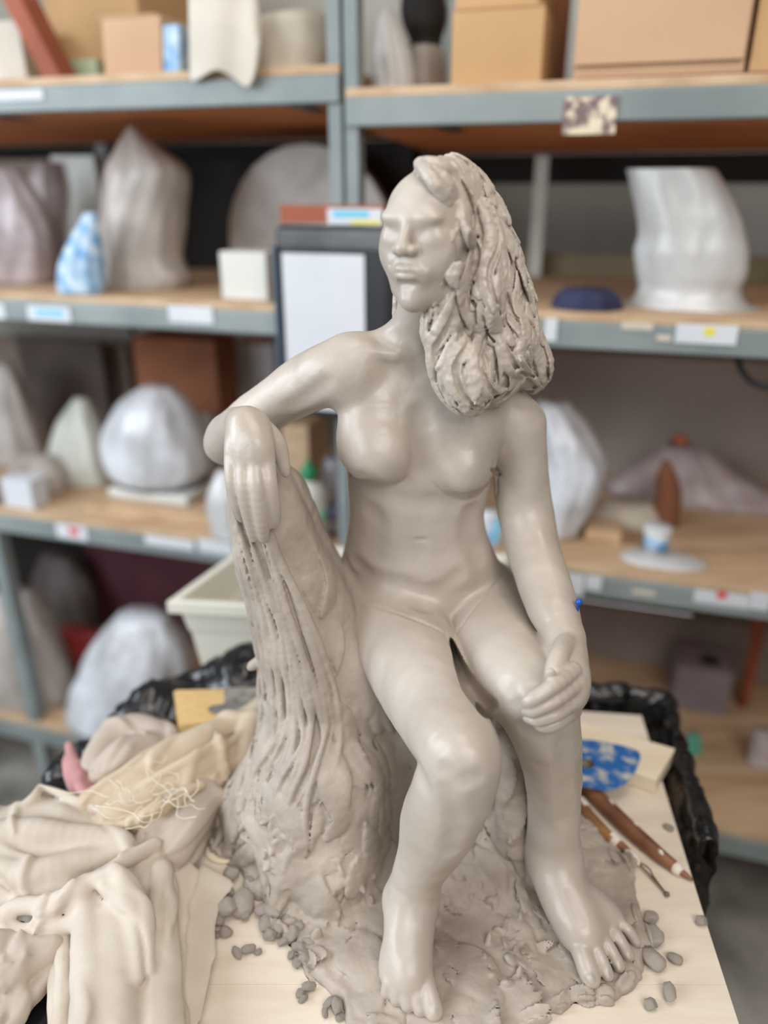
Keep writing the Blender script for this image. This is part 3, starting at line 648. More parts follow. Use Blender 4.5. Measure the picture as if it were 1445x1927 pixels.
# right hand, draped over the stump
for L in ([(452, 795, .603, 26), (444, 835, .590, 20), (438, 880, .583, 15)], [(463, 795, .600, 28), (461, 835, .584, 22), (459, 885, .577, 16)],
          [(472, 795, .598, 28), (479, 835, .581, 22), (482, 885, .575, 16)], [(482, 800, .599, 26), (494, 835, .583, 22), (502, 880, .577, 16)]):
    G.put(*chain_fn(pchain(L), 4), k=.005)
for L in ([(502, 870, .577, 16), (507, 915, .571, 16), (513, 950, .573, 15.5), (514, 983, .578, 14)],
          [(482, 875, .575, 16.5), (484, 920, .567, 16), (490, 970, .569, 15), (496, 1012, .576, 12)],
          [(459, 875, .577, 15.5), (459, 920, .570, 15), (468, 968, .572, 14), (477, 1012, .578, 11)],
          [(438, 868, .583, 15), (438, 905, .577, 14.5), (446, 945, .578, 13), (455, 975, .583, 10.5)],
          [(494, 808, .600, 20), (515, 826, .596, 17), (528, 852, .594, 15), (537, 890, .592, 10)]):
    G.put(*chain_fn(pchain(L), 4), k=.0013)
# left hand, curled over the knee
limb([(1062, 1200, .545, 34), (1070, 1240, .522, 34), (1070, 1285, .497, 38), (1062, 1315, .488, 36)], W(1062, 1200, .545), .03, .012, .003)
for L in ([(1078, 1262, .492, 17), (1040, 1292, .468, 15), (1008, 1313, .461, 13.5), (983, 1325, .462, 11)],
          [(1086, 1285, .488, 17), (1045, 1318, .465, 14.5), (1008, 1335, .460, 13), (979, 1345, .462, 11)],
          [(1086, 1312, .486, 16.5), (1052, 1340, .468, 14), (1018, 1353, .464, 12.5), (990, 1357, .466, 10.5)],
          [(1082, 1338, .487, 15), (1056, 1356, .473, 13), (1033, 1366, .469, 11.5), (1012, 1368, .470, 9.5)],
          [(1066, 1210, .528, 20), (1054, 1230, .506, 18), (1045, 1252, .492, 16), (1038, 1273, .483, 13)]):
    G.put(*chain_fn(pchain(L), 4), k=.0018)
G.put(*ell(W(1035, 1268, .472), (.0040, .0022, .005)), k=.001)
# ---- head, turned towards the left of the picture
HC = W(815, 578, .620); yaw = math.radians(31)
hf = np.array([-math.sin(yaw), -math.cos(yaw), 0]); hs = np.array([math.cos(yaw), -math.sin(yaw), 0]); hu = np.array([0, 0, 1.])
tilt = math.radians(-3); hf, hu = hf*math.cos(tilt)+hu*math.sin(tilt), hu*math.cos(tilt)-hf*math.sin(tilt)
HM = np.array([hs, hf, hu])
def hp(s, f, u): return HC+hs*s+hf*f+hu*u
def he(s, f, u, rs, rf, ru, k, op='u'): G.put(*ell(hp(s, f, u), (rs, rf, ru), HM), k=k, op=op)
def hseg(a, b, ra, rb, k, op='u'): G.put(*seg(hp(*a), hp(*b), ra, rb), k=k, op=op)
he(0, -.008, .064, .0340, .0420, .0400, .004)
he(0, .010, .062, .0315, .0300, .0360, .006)
he(0, .012, .034, .0300, .0275, .0330, .010)
he(0, .018, .017, .0215, .0180, .0140, .010)
he(0, .0335, .0105, .0095, .0080, .0080, .008)
for s in (-1, 1):
    he(s*.019, .025, .044, .0120, .0110, .0150, .010)
    he(s*.0115, .0335, .0690, .0130, .0070, .0055, .006)
    he(s*.0175, .0510, .0580, .0150, .0155, .0095, .0008, 's')
    he(s*.0150, .0300, .0550, .0110, .0085, .0085, .004)
he(0, .0395, .0250, .0100, .0050, .0030, .004, 's')
hseg((0, .0385, .0670), (0, .0480, .0495), .0038, .0044, .004)
he(0, .0470, .0488, .0052, .0052, .0042, .003)
for s in (-1, 1):
    he(s*.0065, .0440, .0480, .0036, .0050, .0036, .002)
    he(s*.0034, .0470, .0444, .0018, .0026, .0020, .0008, 's')
he(0, .0370, .0330, .0155, .0070, .0100, .008)
for s in (-1, 1):
    G.put(*chain_fn([[*hp(0, .0450, .0352), .0026], [*hp(s*.006, .0438, .0348), .0024], [*hp(s*.0130, .0392, .0302), .0012]]), k=.0012)
    G.put(*chain_fn([[*hp(0, .0440, .0298), .0032], [*hp(s*.006, .0428, .0298), .0027], [*hp(s*.0110, .0390, .0290), .0014]]), k=.0012)
    G.put(*chain_fn([[*hp(0, .0485, .0327), .0009], [*hp(s*.006, .0472, .0327), .0009], [*hp(s*.0135, .0415, .0290), .0009]]), k=.0006, op='s')
    G.put(*chain_fn([[*hp(s*.0105, .0440, .0440), .0009], [*hp(s*.0150, .0400, .0360), .0009]]), k=.002, op='s')
he(0, .0430, .0240, .0090, .0040, .0026, .004, 's')
he(0, .0468, .0410, .0016, .0030, .0040, .002, 's')
# creases pressed into the modelled surface
MB_ = Grid((0, 0, 0), (.01, .01, .01), .005); MB_.lo = G.lo; MB_.h = G.h*2; MB_.g = G.g[::2, ::2, ::2].copy(); MB_.n = np.array(MB_.g.shape)
for L, wd, dp, k in (([(697, 1138), (740, 1150), (790, 1168), (832, 1188), (850, 1206)], .0012, .0020, .0012), 
                     ([(948, 1083), (915, 1118), (885, 1152), (853, 1204)], .0012, .0020, .0012), 
                     ([(648, 880), (670, 905), (705, 920), (745, 913), (776, 890)], .0014, .0010, .0015), ([(816, 912), (838, 933), (868, 943), (900, 936), (920, 916)], .0014, .0010, .0015),
                     ([(931, 870), (932, 900), (934, 930)], .0018, .0060, .0015), ([(840, 1190), (846, 1212)], .002, .003, .001),
                     ):
    path_ribbon(G, MB_, [(a, b, wd) for a, b in L], dp, k=k, up=.1, op='s', taper=True)
def soft_groove(L, r, depth, k):
    C = catmull(np.array(L, float), 5); P = []
    for a, b in C:
        p = surf(MB_, a, b)
        if p is not None: n = grad(MB_, p); P.append([*(p+n*(r-depth)), r])
    if len(P) > 2: G.put(*chain_fn(P, 2, .05), k=k, op='s')
for L, r, dp, k in (([(642, 1040), (662, 1085), (705, 1122), (770, 1146)], .010, .0022, .004), ([(672, 1062), (712, 1096), (765, 1112), (822, 1108), (862, 1085)], .013, .0022, .005),
                    ([(690, 900), (735, 935), (790, 945), (850, 950)], .016, .0012, .006), ([(792, 780), (793, 830), (796, 880)], .012, .0018, .006), ([(730, 640), (768, 658), (786, 700)], .010, .0014, .005),
                    ([(700, 960), (715, 1000), (705, 1040)], .016, .0014, .006), ([(885, 965), (880, 1010), (900, 1050)], .014, .0014, .006), ([(842, 1490), (858, 1540), (848, 1600)], .013, .0016, .006),
                    ([(838, 1452), (862, 1470), (896, 1462)], .010, .0012, .005), ([(790, 1452), (800, 1480)], .010, .0016, .005), ([(1058, 1400), (1064, 1470), (1062, 1540)], .013, .0014, .006),
                    ([(955, 1290), (975, 1335), (990, 1372)], .011, .0012, .005), ([(612, 720), (580, 745), (545, 765)], .012, .0014, .005), ([(1000, 1010), (1015, 1060), (1030, 1110)], .012, .0010, .005),
                    ([(1072, 1680), (1090, 1730)], .008, .0010, .004), ([(760, 1720), (757, 1780)], .008, .0008, .004), ([(785, 1040), (790, 1085)], .012, .0008, .006)):
    soft_groove(L, r, dp, k)
for L in ([(851, 1212, .0012), (862, 1245, .0035), (882, 1292, .0075), (915, 1338, .0110), (948, 1385, .0120)],):
    P = []
    for a, b, r in L:
        p = surf(MB_, a, b)
        if p is not None: d_ = ray(a, b); d_ /= np.linalg.norm(d_); P.append((p, d_, r))
    for i in range(len(P)-1):
        for t in np.linspace(0, 1, 14):
            p = P[i][0]*(1-t)+P[i+1][0]*t; d_ = P[i][1]; r = P[i][2]*(1-t)+P[i+1][2]*t; sd = P[i+1][0]-P[i][0]; sd /= np.linalg.norm(sd); q = np.cross(d_, sd); q /= np.linalg.norm(q)
            G.put(*ell(p+d_*.022, (.042, .006, r), np.array([d_, np.cross(q, d_), q])), k=.002, op='s')
V, Q = surface_nets(G)
V = relax(V, Q, 2, .5); N = vert_normals(V, Q)
V += N*(fbm(V, 38, 3, 2)*.0009+np.minimum(fbm(V, 170, 9, 2), 0)[:]*.00015)[:, None]
V[:, 2] = np.maximum(V[:, 2], TABLE+.002)
body = mesh_obj('figure', V, Q, CLAY, sculpture)
del G
# ---------------------------------------------------------------- hair mass and modelling strokes
hair_masses = [[(812, 338, .607, 34), (838, 345, .628, 44), (866, 398, .645, 60), (886, 470, .650, 72), (898, 550, .650, 86), (908, 640, .650, 94), (920, 690, .655, 68)],
               [(850, 520, .622, 28), (846, 600, .612, 38), (858, 670, .604, 48), (880, 725, .602, 52)],
               [(925, 640, .625, 66), (925, 700, .622, 52)],
               [(938, 560, .660, 52), (965, 640, .665, 50), (990, 690, .665, 46)],
               [(893, 385, .660, 38), (920, 470, .668, 40), (945, 540, .670, 44)],
               [(852, 352, .603, 22), (864, 400, .594, 27), (858, 450, .590, 28), (848, 503, .590, 28), (841, 555, .596, 30), (836, 615, .602, 32)],
               [(900, 420, .615, 36), (910, 500, .612, 42), (905, 580, .606, 46)]]
def hair_fill(G, k, dr=0):
    for L in hair_masses: G.put(*chain_fn(pchain([(a, b, c, r-dr) for a, b, c, r in L]), 5), k=k)
    # keep the face clear
M = Grid((-.02, .52, 1.20), (.16, .76, CAMZ+.04), .003); hair_fill(M, .01, 4)
V, Q = surface_nets(M)
G = Grid((-.02, .52, 1.20), (.16, .76, CAMZ+.04), .0009); hair_fill(G, .01, 5)
facec = hp(0, .030, .045)
def hflow(p, n):
    x = (p[0]-.075)/.05; a = .55*math.sin(p[2]*75+p[0]*55)+.35*x
    return np.array([a, -.1, -1.0])
def outface(p):
    q = HM@(p-HC); return not (q[1] > .024 and abs(q[0]) < .030 and -.01 < q[2] < .088)
seeds = V[(V[:, 1] < .70)]
strokes(G, M, seeds, hflow, 130, (.028, .060), (.0060, .0105), (.0022, .0036), (.000, .0030), 4, k=.0005, keep=outface, edge=1.05)
strokes(G, M, seeds, hflow, 90, (.016, .035), (.0026, .0044), (.0020, .0030), (.0, .0), 5, op='s', k=.0010, sink=-.9, keep=outface)
strokes(G, M, seeds, hflow, 150, (.014, .034), (.0035, .0070), (.0013, .0020), (.001, .0030), 6, k=.0004, sink=-1.3, keep=outface, edge=1.05)
strokes(G, M, seeds, hflow, 70, (.004, .009), (.0009, .0016), (.0025, .0035), (.0, .0), 7, op='s', k=.0004, sink=-.5, keep=outface)
for L in ([(850, 560, .006), (832, 610, .007), (815, 660, .006), (822, 720, .005), (850, 770, .004)],
          [(870, 640, .008), (850, 690, .009), (868, 740, .008), (905, 765, .005)], [(905, 620, .006), (890, 680, .008), (915, 735, .007), (950, 730, .004)], [(900, 380, .006), (925, 450, .008), (910, 520, .008), (930, 600, .006)],
          [(870, 420, .007), (890, 480, .009), (868, 550, .008), (880, 610, .005)], [(960, 560, .006), (985, 620, .008), (975, 670, .007), (1010, 720, .005)], [(940, 640, .006), (960, 690, .007), (1000, 705, .004)]):
    path_ribbon(G, M, L, .0042, k=.0006, up=.35)
    path_ribbon(G, M, [(a+9, b+4, w_*.30) for a, b, w_ in L], .0030, k=.0006, up=1.4, op='s')
# smooth swept lock over the forehead
for L in ([(788, 308, .603, 11), (800, 322, .590, 13), (818, 345, .583, 14), (838, 372, .585, 13), (850, 400, .592, 9)], [(795, 307, .602, 12), (825, 314, .600, 15), (858, 335, .606, 15)],
          [(812, 322, .592, 14), (838, 346, .589, 16), (856, 380, .594, 12)], [(846, 385, .590, 10), (846, 430, .588, 9), (838, 470, .590, 8)], [(838, 470, .592, 9), (826, 520, .594, 9), (824, 560, .600, 9)]):
    G.put(*chain_fn(pchain(L), 4), k=.0022)
# wisp behind the neck on the far side
G.put(*chain_fn(pchain([(750, 560, .655, 12), (748, 590, .655, 10), (746, 612, .652, 7)]), 3), k=.001)
V, Q = surface_nets(G); V = relax(V, Q, 1, .3); N = vert_normals(V, Q)
V += N*(fbm(V, 220, 5, 2)*.0005)[:, None]
hair = mesh_obj('hair', V, Q, CLAY, sculpture)
# ---------------------------------------------------------------- stump, seat rock and base
def poly_sd(pts):
    P = np.asarray(pts)
    def f(x, y):
        d = np.full(np.broadcast(x, y).shape, 1e9); ins = np.zeros(d.shape, bool)
        for i in range(len(P)):
            a, b = P[i], P[(i+1) % len(P)]; e = b-a
            t = np.clip(((x-a[0])*e[0]+(y-a[1])*e[1])/max(e@e, 1e-12), 0, 1)
            d = np.minimum(d, (x-a[0]-t*e[0])**2+(y-a[1]-t*e[1])**2)
            if abs(e[1]) > 1e-9:
                c = (a[1] > y) != (b[1] > y); ins ^= c & (x < e[0]*(y-a[1])/e[1]+a[0])
        d = np.sqrt(d); return np.where(ins, -d, d)
    return f
BASE = [WZ(*p)[:2] for p in ((425, 1560), (408, 1600), (455, 1625), (470, 1680), (510, 1700), (520, 1745), (572, 1790), (600, 1850), (640, 1885), (655, 1935), (800, 1975), (960, 1950), (1037, 1915), (1083, 1883), (1120, 1888),
        (1142, 1892), (1174, 1868), (1202, 1842), (1208, 1800), (1228, 1770), (1206, 1730), (1196, 1680), (1180, 1630), (1140, 1585), (1115, 1560), (1060, 1500), (900, 1440), (700, 1420), (520, 1440), (470, 1500))]
bsd = poly_sd(BASE)
def base_put(G, h, k):
    lo = np.array([min(p[0] for p in BASE), min(p[1] for p in BASE), TABLE-.004]); hi = np.array([max(p[0] for p in BASE), max(p[1] for p in BASE), TABLE+h+.01])
    def f(x, y, z):
        d = bsd(x[:, :, 0], y[:, :, 0])
        P = np.stack(np.broadcast_arrays(x[:, :, 0], y[:, :, 0], 0), -1)
        d = d+.003*fbm(P, 60, 2, 3); top = TABLE+h*(.75+.35*fbm(P, 22, 8, 3))
        q = np.maximum(z-top[:, :, None], TABLE-z); e = d[:, :, None]+.006*np.clip((z-TABLE)/h, 0, 1)**2
        return np.maximum(q, e)
    G.put(lo, hi, f, k=k)
trunk = [(474, 872, .628, 26), (486, 915, .627, 46), (500, 960, .625, 56), (513, 1005, .624, 65), (535, 1060, .628, 72), (556, 1110, .632, 78), (575, 1170, .636, 86),
         (596, 1240, .636, 94), (612, 1320, .634, 108), (622, 1400, .628, 108), (612, 1470, .624, 130), (596, 1530, .622, 160)]
trunk2 = [(520, 900, .665, 36), (548, 960, .675, 42), (575, 1030, .680, 46), (600, 1100, .680, 60)]
def zsec(z, cx, cy, ax, ay): return (TABLE+z, cx, cy, ax, ay)
seat = [zsec(0, .050, .618, .160, .115), zsec(.04, .042, .645, .128, .095), zsec(.09, .045, .660, .114, .084), zsec(.15, .050, .670, .106, .078), zsec(.195, .052, .676, .100, .072)]
def stump_fill(G):
    G.put(*chain_fn(pchain(trunk), 5), k=.01); G.put(*chain_fn(pchain(trunk2), 4), k=.012)
    G.put(*loft(seat, 0, 2.4), k=.03)
    G.put(*chain_fn(pchain([(660, 1260, .665, 55), (680, 1340, .660, 75), (700, 1420, .650, 90)]), 4), k=.02)
    base_put(G, .010, .012)
    # roots flaring from the stump
    for L in ([(575, 1400, .590, 42), (515, 1510, .580, 34), (462, 1580, .590, 22)], [(590, 1450, .565, 60), (560, 1580, .545, 46), (530, 1670, .525, 24)],
              [(650, 1470, .565, 70), (640, 1590, .545, 55), (625, 1680, .515, 30)], [(960, 1400, .560, 34), (968, 1520, .550, 28), (960, 1640, .545, 30)],
              [(510, 1400, .605, 22), (480, 1470, .605, 18), (440, 1530, .615, 14)]):
        G.put(*chain_fn(pchain(L), 4), k=.030)
lo, hi = (-.20, .385, TABLE-.005), (.262, .80, 1.215)
M = Grid(lo, hi, .004); stump_fill(M); V, Q = surface_nets(M)
G = Grid(lo, hi, .0015); stump_fill(G)
def sflow(p, n):
    z = p[2]-TABLE
    a = .35*math.sin(p[2]*30+p[0]*40)
    if z < .06: v = np.array([p[0]-.0, p[1]-.64, -.05]); return v/np.linalg.norm(v)+np.array([a, a*.5, -.2])
    return np.array([a-.15, -.15*(z < .2), -1.0])
front = V[(V[:, 1] < .70) & (V[:, 2] > TABLE+.012)]
tr = front[(front[:, 0] < .03)]
leftside = tr[(tr[:, 0] < -.02-.35*(tr[:, 2]-TABLE)) & (tr[:, 2] < TABLE+.33)]
strokes(G, M, leftside, sflow, 70, (.05, .10), (.0055, .0095), (.0030, .0045), (.0, .004), 21, k=.0006, edge=1.05)
strokes(G, M, tr, sflow, 60, (.03, .07), (.008, .014), (.0015, .0030), (.0, .002), 22, k=.0020)
strokes(G, M, leftside, sflow, 70, (.005, .014), (.0009, .0017), (.003, .005), (.0, .0), 33, op='s', k=.0005)
low = front[(front[:, 2] < TABLE+.16)]; low = low[(bsd(low[:, 0], low[:, 1]) < -.028) | (low[:, 2] > TABLE+.05)]
strokes(G, M, low, sflow, 90, (.03, .06), (.010, .019), (.002, .0035), (.0, .004), 24, k=.0006, edge=1.04)
strokes(G, M, low, sflow, 30, (.005, .012), (.0010, .002), (.003, .005), (.0, .0), 25, op='s', k=.0006)
# long vertical ridges pressed up the left flank of the stump
rr = random.Random(8)
def lx(py): return np.interp(py, [880, 960, 1080, 1180, 1300, 1400, 1490, 1560], [424, 432, 462, 492, 508, 502, 436, 420])
for i in range(15):
    f = ((i+.5)/15)**1.4; y0 = rr.uniform(930, 1150) if i > 2 else 930; y1 = min(y0+rr.uniform(380, 620), 1600); L = []; ph = rr.uniform(0, 6)
    for j in range(7):
        y = y0+(y1-y0)*j/6; w_ = np.interp(y, [900, 1200, 1560], [55, 95, 190]); L.append((lx(y)+6+f*w_+5*math.sin(ph+j*1.3), y, rr.uniform(.0030, .0055)))
    path_ribbon(G, M, L, .0045, k=.0007, up=.45)
    path_ribbon(G, M, [(a+8, b, .0011) for a, b, w_ in L], .0030, k=.0006, up=1.2, op='s')
# broad plates pressed on lower down, their upper edges standing proud
for L in ([(520, 1610, .016), (560, 1650, .024), (600, 1700, .022), (640, 1730, .010)], [(500, 1480, .010), (540, 1530, .016), (570, 1580, .014)], [(620, 1400, .012), (630, 1470, .016), (640, 1540, .014)],
          [(690, 1560, .010), (700, 1620, .016), (690, 1690, .012)], [(600, 1300, .010), (640, 1360, .015), (670, 1420, .012)], [(460, 1540, .008), (490, 1570, .014), (520, 1590, .010)],
          [(620, 1760, .020), (680, 1800, .024), (700, 1860, .018)], [(850, 1780, .018), (890, 1830, .022), (920, 1880, .014)], [(900, 1600, .010), (930, 1640, .012), (950, 1690, .008)], [(960, 1730, .008), (985, 1760, .010), (1005, 1800, .006)]):
    path_ribbon(G, M, L, .0040, k=.0006, up=.3)
flat = V[(V[:, 2] > TABLE+.004) & (V[:, 2] < TABLE+.03) & (V[:, 1] < .62)]; flat = flat[bsd(flat[:, 0], flat[:, 1]) < -.020]
strokes(G, M, flat, sflow, 60, (.02, .05), (.012, .024), (.0012, .0024), (.0, .002), 26, k=.0006, edge=1.03)
G.put(*chain_fn(pchain([(505, 1236, .622, 6), (490, 1243, .618, 9), (476, 1252, .616, 9), (470, 1257, .616, 5)]), 3), k=.001)
# crushed crumbs of clay between the feet and at the foot of the stump
for i in range(46):
    px, py = (rr.uniform(905, 1000), rr.uniform(1640, 1860)) if i < 22 else ((rr.uniform(440, 560), rr.uniform(1490, 1640)) if i < 38 else (rr.uniform(640, 740), rr.uniform(1630, 1720)))
    p = surf(M, px, py)
    if p is None: continue
    A_ = np.linalg.qr(np.random.RandomState(i).randn(3, 3))[0]
    G.put(*ell(p, (rr.uniform(.006, .012), rr.uniform(.003, .006), rr.uniform(.002, .004)), A_), k=.0005)
V, Q = surface_nets(G); V = relax(V, Q, 1, .35); N = vert_normals(V, Q)
V += N*(fbm(V, 30, 3, 2)*.0008+fbm(V, 160, 5, 2)*.00025)[:, None]
V[:, 2] = np.maximum(V[:, 2], TABLE+.0006)
stump = mesh_obj('tree_stump', V, Q, CLAY_ROUGH, sculpture)
del G, M
# ---------------------------------------------------------------- work table
m_top = mat('cream_board', s2l(218, 204, 186), s2l(229, 217, 201), rough=0.55, nscale=9, bump=.0003, bscale=40, stretch=(1, 5, 1))
m_leg = mat('table_leg_wood', s2l(150, 120, 88), s2l(170, 140, 104), rough=0.7)
m_plast = mat('white_tub_plastic', s2l(226, 223, 208), s2l(234, 231, 218), rough=0.42, nscale=3)
table = empty('work_table', (-.02, .58, 0), 'cream topped work table carrying the clay sculpture', 'table')
def poly_prism(name, pts, z0, z1, m, parent=None, bev=.0015):
    n = len(pts); V = [(p[0], p[1], z0) for p in pts]+[(p[0], p[1], z1) for p in pts]
    o = mesh_obj(name, V, [tuple(range(n-1, -1, -1)), tuple(range(n, 2*n))]+[(i, (i+1) % n, (i+1) % n+n, i+n) for i in range(n)], m, parent, False)
    if bev: bevel(o, bev)
    return o
def xr(Y): return .2445+.1*Y if Y < .59 else .3035+.115*(Y-.59)
def xl(Y): return -.37
g = .00008
for a, b in ((.30, .398), (.398, .442), (.442, .487), (.487, .840)):
    poly_prism('top_plank', [(xl(a), a+g), (xr(a), a+g)]+([(xr(b), b-g), (xl(b), b-g)] if b < .8 else [(xr(.80), .80), (-.02, .84), (-.25, .84), (xl(b), .70)]), TABLE-.020, TABLE, m_top, table, .0002)
poly_prism('under_frame', [(-.36, .33), (.26, .33), (.30, .785), (-.24, .81), (-.355, .69)], TABLE-.08, TABLE-.0202, m_leg, table)
for x, y in ((-.33, .36), (.23, .36), (.26, .75), (-.26, .76)): wbox('leg', (x-.022, y-.022, 0), (x+.022, y+.022, TABLE-.0802), m_leg, table, .002)
# white tub behind the table on a low stand
RIMZ = CAMZ-.53
A = WZ(312, 1132, RIMZ); Bk = WZ(432, 1046, RIMZ); ex = np.array([.995, -.10, 0]); ey = (Bk-A); Ld = .20; ey /= np.linalg.norm(ey); ey = np.array([.10, .995, 0]) if ey[0] < .1 else ey
tub = empty('plastic_tub', tuple(A+ex*.2-[0, 0, .16]), 'white rectangular plastic tub behind the stump', 'tub')
def tubring(w0, d0, z, off):
    c = A+ex*.20+ey*.0
    return [A+ex*off+ey*off*.8+[0, 0, z], A+ex*(w0-off)+ey*off*.8+[0, 0, z], A+ex*(w0-off)+ey*(d0-off*.8)+[0, 0, z], A+ex*off+ey*(d0-off*.8)+[0, 0, z]]
Wd, Dp = .42, .21
rings = [tubring(Wd, Dp, -.018, -.0), tubring(Wd, Dp, 0, 0), tubring(Wd, Dp, 0, .014), tubring(Wd, Dp, -.15, .030)]
V = [p for r in rings for p in r]; Q = []
for i in range(3):
    for j in range(4): Q.append((i*4+j, i*4+(j+1) % 4, (i+1)*4+(j+1) % 4, (i+1)*4+j))
Q.append((12, 13, 14, 15)); o = mesh_obj('rim_and_basin', V, Q, m_plast, tub, False); bevel(o, .002)
rings = [tubring(Wd, Dp, -.006, .010), tubring(Wd, Dp, -.055, .018), tubring(Wd, Dp, -.060, .024), tubring(Wd, Dp, -.158, .030)]
V = [p for r in rings for p in r]; Q = [(i*4+j, i*4+(j+1) % 4, (i+1)*4+(j+1) % 4, (i+1)*4+j) for i in range(3) for j in range(4)]+[(12, 13, 14, 15)]
o = mesh_obj('outer_wall', V, Q, m_plast, tub, False); bevel(o, .002)
stand = empty('low_stand', tuple(A+ex*.2+ey*.1-[0, 0, A[2]]), 'plain wooden stand carrying the white tub', 'stand')
c = A+ex*.21+ey*.105; wbox('top', (c[0]-.20, c[1]-.10, RIMZ-.183), (c[0]+.20, c[1]+.10, RIMZ-.1585), m_leg, stand, .002)
for a in (-.17, .17):
    for b in (-.07, .07): wbox('leg', (c[0]+a-.015, c[1]+b-.015, 0), (c[0]+a+.015, c[1]+b+.015, RIMZ-.1832), m_leg, stand)
# ---------------------------------------------------------------- wooden block, blue scraper and tools at the right
m_block = mat('pale_wood_block', s2l(232, 216, 188), s2l(240, 226, 202), rough=0.6, nscale=4, stretch=(1, 8, 1))
bz = TABLE+.021
P4 = [WZ(1236, 1467, bz), WZ(1271, 1408, bz), WZ(1090, 1357, bz), WZ(1046, 1400, bz)]
o = poly_prism('wooden_block', P4, TABLE+.0005, bz, m_block); tag(o, 'pale rectangular wood block at the far right corner of the table', 'block')
m_scr = mat('worn_blue_paint', s2l(38, 104, 176), s2l(200, 200, 190), rough=0.45, nscale=70, lo=.48, hi=.68, detail=8, bump=.0004, bscale=90)
Z0 = bz+.001
def arcpts(L): return [WZ(a, b, Z0) for a, b in L]
outer = [(1010, 1500), (1000, 1450), (1020, 1410), (1060, 1398), (1100, 1395), (1150, 1402), (1201, 1417), (1199, 1444), (1184, 1470), (1160, 1485), (1135, 1489), (1090, 1482), (1050, 1498)]
hc = WZ(1103, 1439, Z0); hr = .0085
def tiltz(p): return p[2]+.001
bm = bmesh.new(); n = 26; ho = arcpts(outer); S = catmull(np.array(ho+[ho[0]]), 4)[:-1]; 
ang = np.arctan2(S[:, 1]-hc[1], S[:, 0]-hc[0]); S = S[np.argsort(ang)]; ang = np.sort(ang)
vo = []; vi = []
for k in (0, .003):
    vo.append([bm.verts.new((p[0], p[1], Z0+k)) for p in S]); vi.append([bm.verts.new((hc[0]+hr*math.cos(a), hc[1]+hr*math.sin(a), Z0+k)) for a in ang])
m_ = len(S)
for i in range(m_):
    j = (i+1) % m_
    bm.faces.new((vo[1][i], vo[1][j], vi[1][j], vi[1][i])); bm.faces.new((vo[0][j], vo[0][i], vi[0][i], vi[0][j]))
    bm.faces.new((vo[0][i], vo[0][j], vo[1][j], vo[1][i])); bm.faces.new((vi[0][j], vi[0][i], vi[1][i], vi[1][j]))
bmesh.ops.recalc_face_normals(bm, faces=bm.faces); me = bpy.data.meshes.new('clay_scraper'); bm.to_mesh(me); bm.free(); me.materials.append(m_scr)
o = bpy.data.objects.new('clay_scraper', me); COL.objects.link(o); bevel(o, .0008); tag(o, 'worn blue kidney scraper with a round hole, on the pale block', 'scraper')
m_tool = mat('brown_tool_wood', s2l(98, 62, 46), s2l(140, 94, 64), rough=0.45, nscale=30, stretch=(1, 1, 1), bump=.0003, bscale=120)
m_tool2 = mat('worn_tool_wood', s2l(112, 76, 50), s2l(156, 110, 68), rough=0.5, nscale=30)
m_slip = mat('dried_white_slip', s2l(226, 216, 204), rough=0.7)
m_wire = mat('tool_wire', s2l(110, 96, 84), s2l(140, 124, 110), rough=0.4, metal=.7)
def spindle(name, pts, parent, m, nn=18):           # pts [px,py,height,r]
    P = [[*WZ(a, b, TABLE+h), r] for a, b, h, r in pts]; C = catmull(np.array(P), 6); V = []; Q = []
    d = C[-1, :3]-C[0, :3]; d /= np.linalg.norm(d); a = np.cross(d, [0, 0, 1.]); a /= np.linalg.norm(a); b = np.cross(d, a)
    for c in C:
        for j in range(nn): V.append(c[:3]+max(c[3], .0002)*(a*math.cos(2*math.pi*j/nn)+b*math.sin(2*math.pi*j/nn)))
    Q = [(i*nn+j, i*nn+(j+1) % nn, (i+1)*nn+(j+1) % nn, (i+1)*nn+j) for i in range(len(C)-1) for j in range(nn)]+[tuple(range(nn-1, -1, -1)), tuple((len(C)-1)*nn+j for j in range(nn))]
    return mesh_obj(name, V, Q, m, parent)
t = empty('modelling_tool', tuple(WZ(1190, 1560)), 'long tapered brown wooden modelling tool, the outer of two', 'tool', 'modelling tools on the table')
spindle('handle', [(1030, 1420, .0085, .0035), (1075, 1455, .0088, .0075), (1120, 1497, .0088, .0088), (1180, 1555, .0088, .0084), (1240, 1608, .0078, .0070), (1272, 1633, .0064, .0056)], t, m_tool)
spindle('slip_collar', [(1270, 1631, .0064, .0060), (1275, 1636, .0062, .0060), (1282, 1642, .0060, .0044)], t, m_slip)
spindle('tip', [(1280, 1640, .0056, .0034), (1292, 1648, .0046, .0026), (1304, 1657, .0032, .0010)], t, m_tool)
for a, b, h, r in ((1243, 1603, .0150, .0022), (1195, 1548, .0170, .0015), (1150, 1508, .0175, .0013)): spindle('slip_spot', [(a-4, b-5, h, .0006), (a, b, h, r), (a+5, b+6, h, .0006)], t, m_slip)
t = empty('wire_tool', tuple(WZ(1150, 1560)), 'worn brown wooden tool ending in a bent wire, beside the clay foot', 'tool', 'modelling tools on the table')
spindle('handle', [(1056, 1466, .0070, .0040), (1086, 1504, .0072, .0068), (1106, 1534, .0072, .0070), (1132, 1562, .0070, .0066), (1153, 1583, .0066, .0058)], t, m_tool2)
spindle('slip_band', [(1089, 1508, .0072, .0071), (1101, 1524, .0073, .0073)], t, m_slip)
spindle('collar', [(1150, 1574, .0074, .0066), (1158, 1582, .0070, .0058), (1164, 1588, .0066, .0050)], t, m_slip)
spindle('ferrule', [(1160, 1584, .0062, .0046), (1180, 1602, .0052, .0040), (1196, 1620, .0042, .0032)], t, m_tool2)
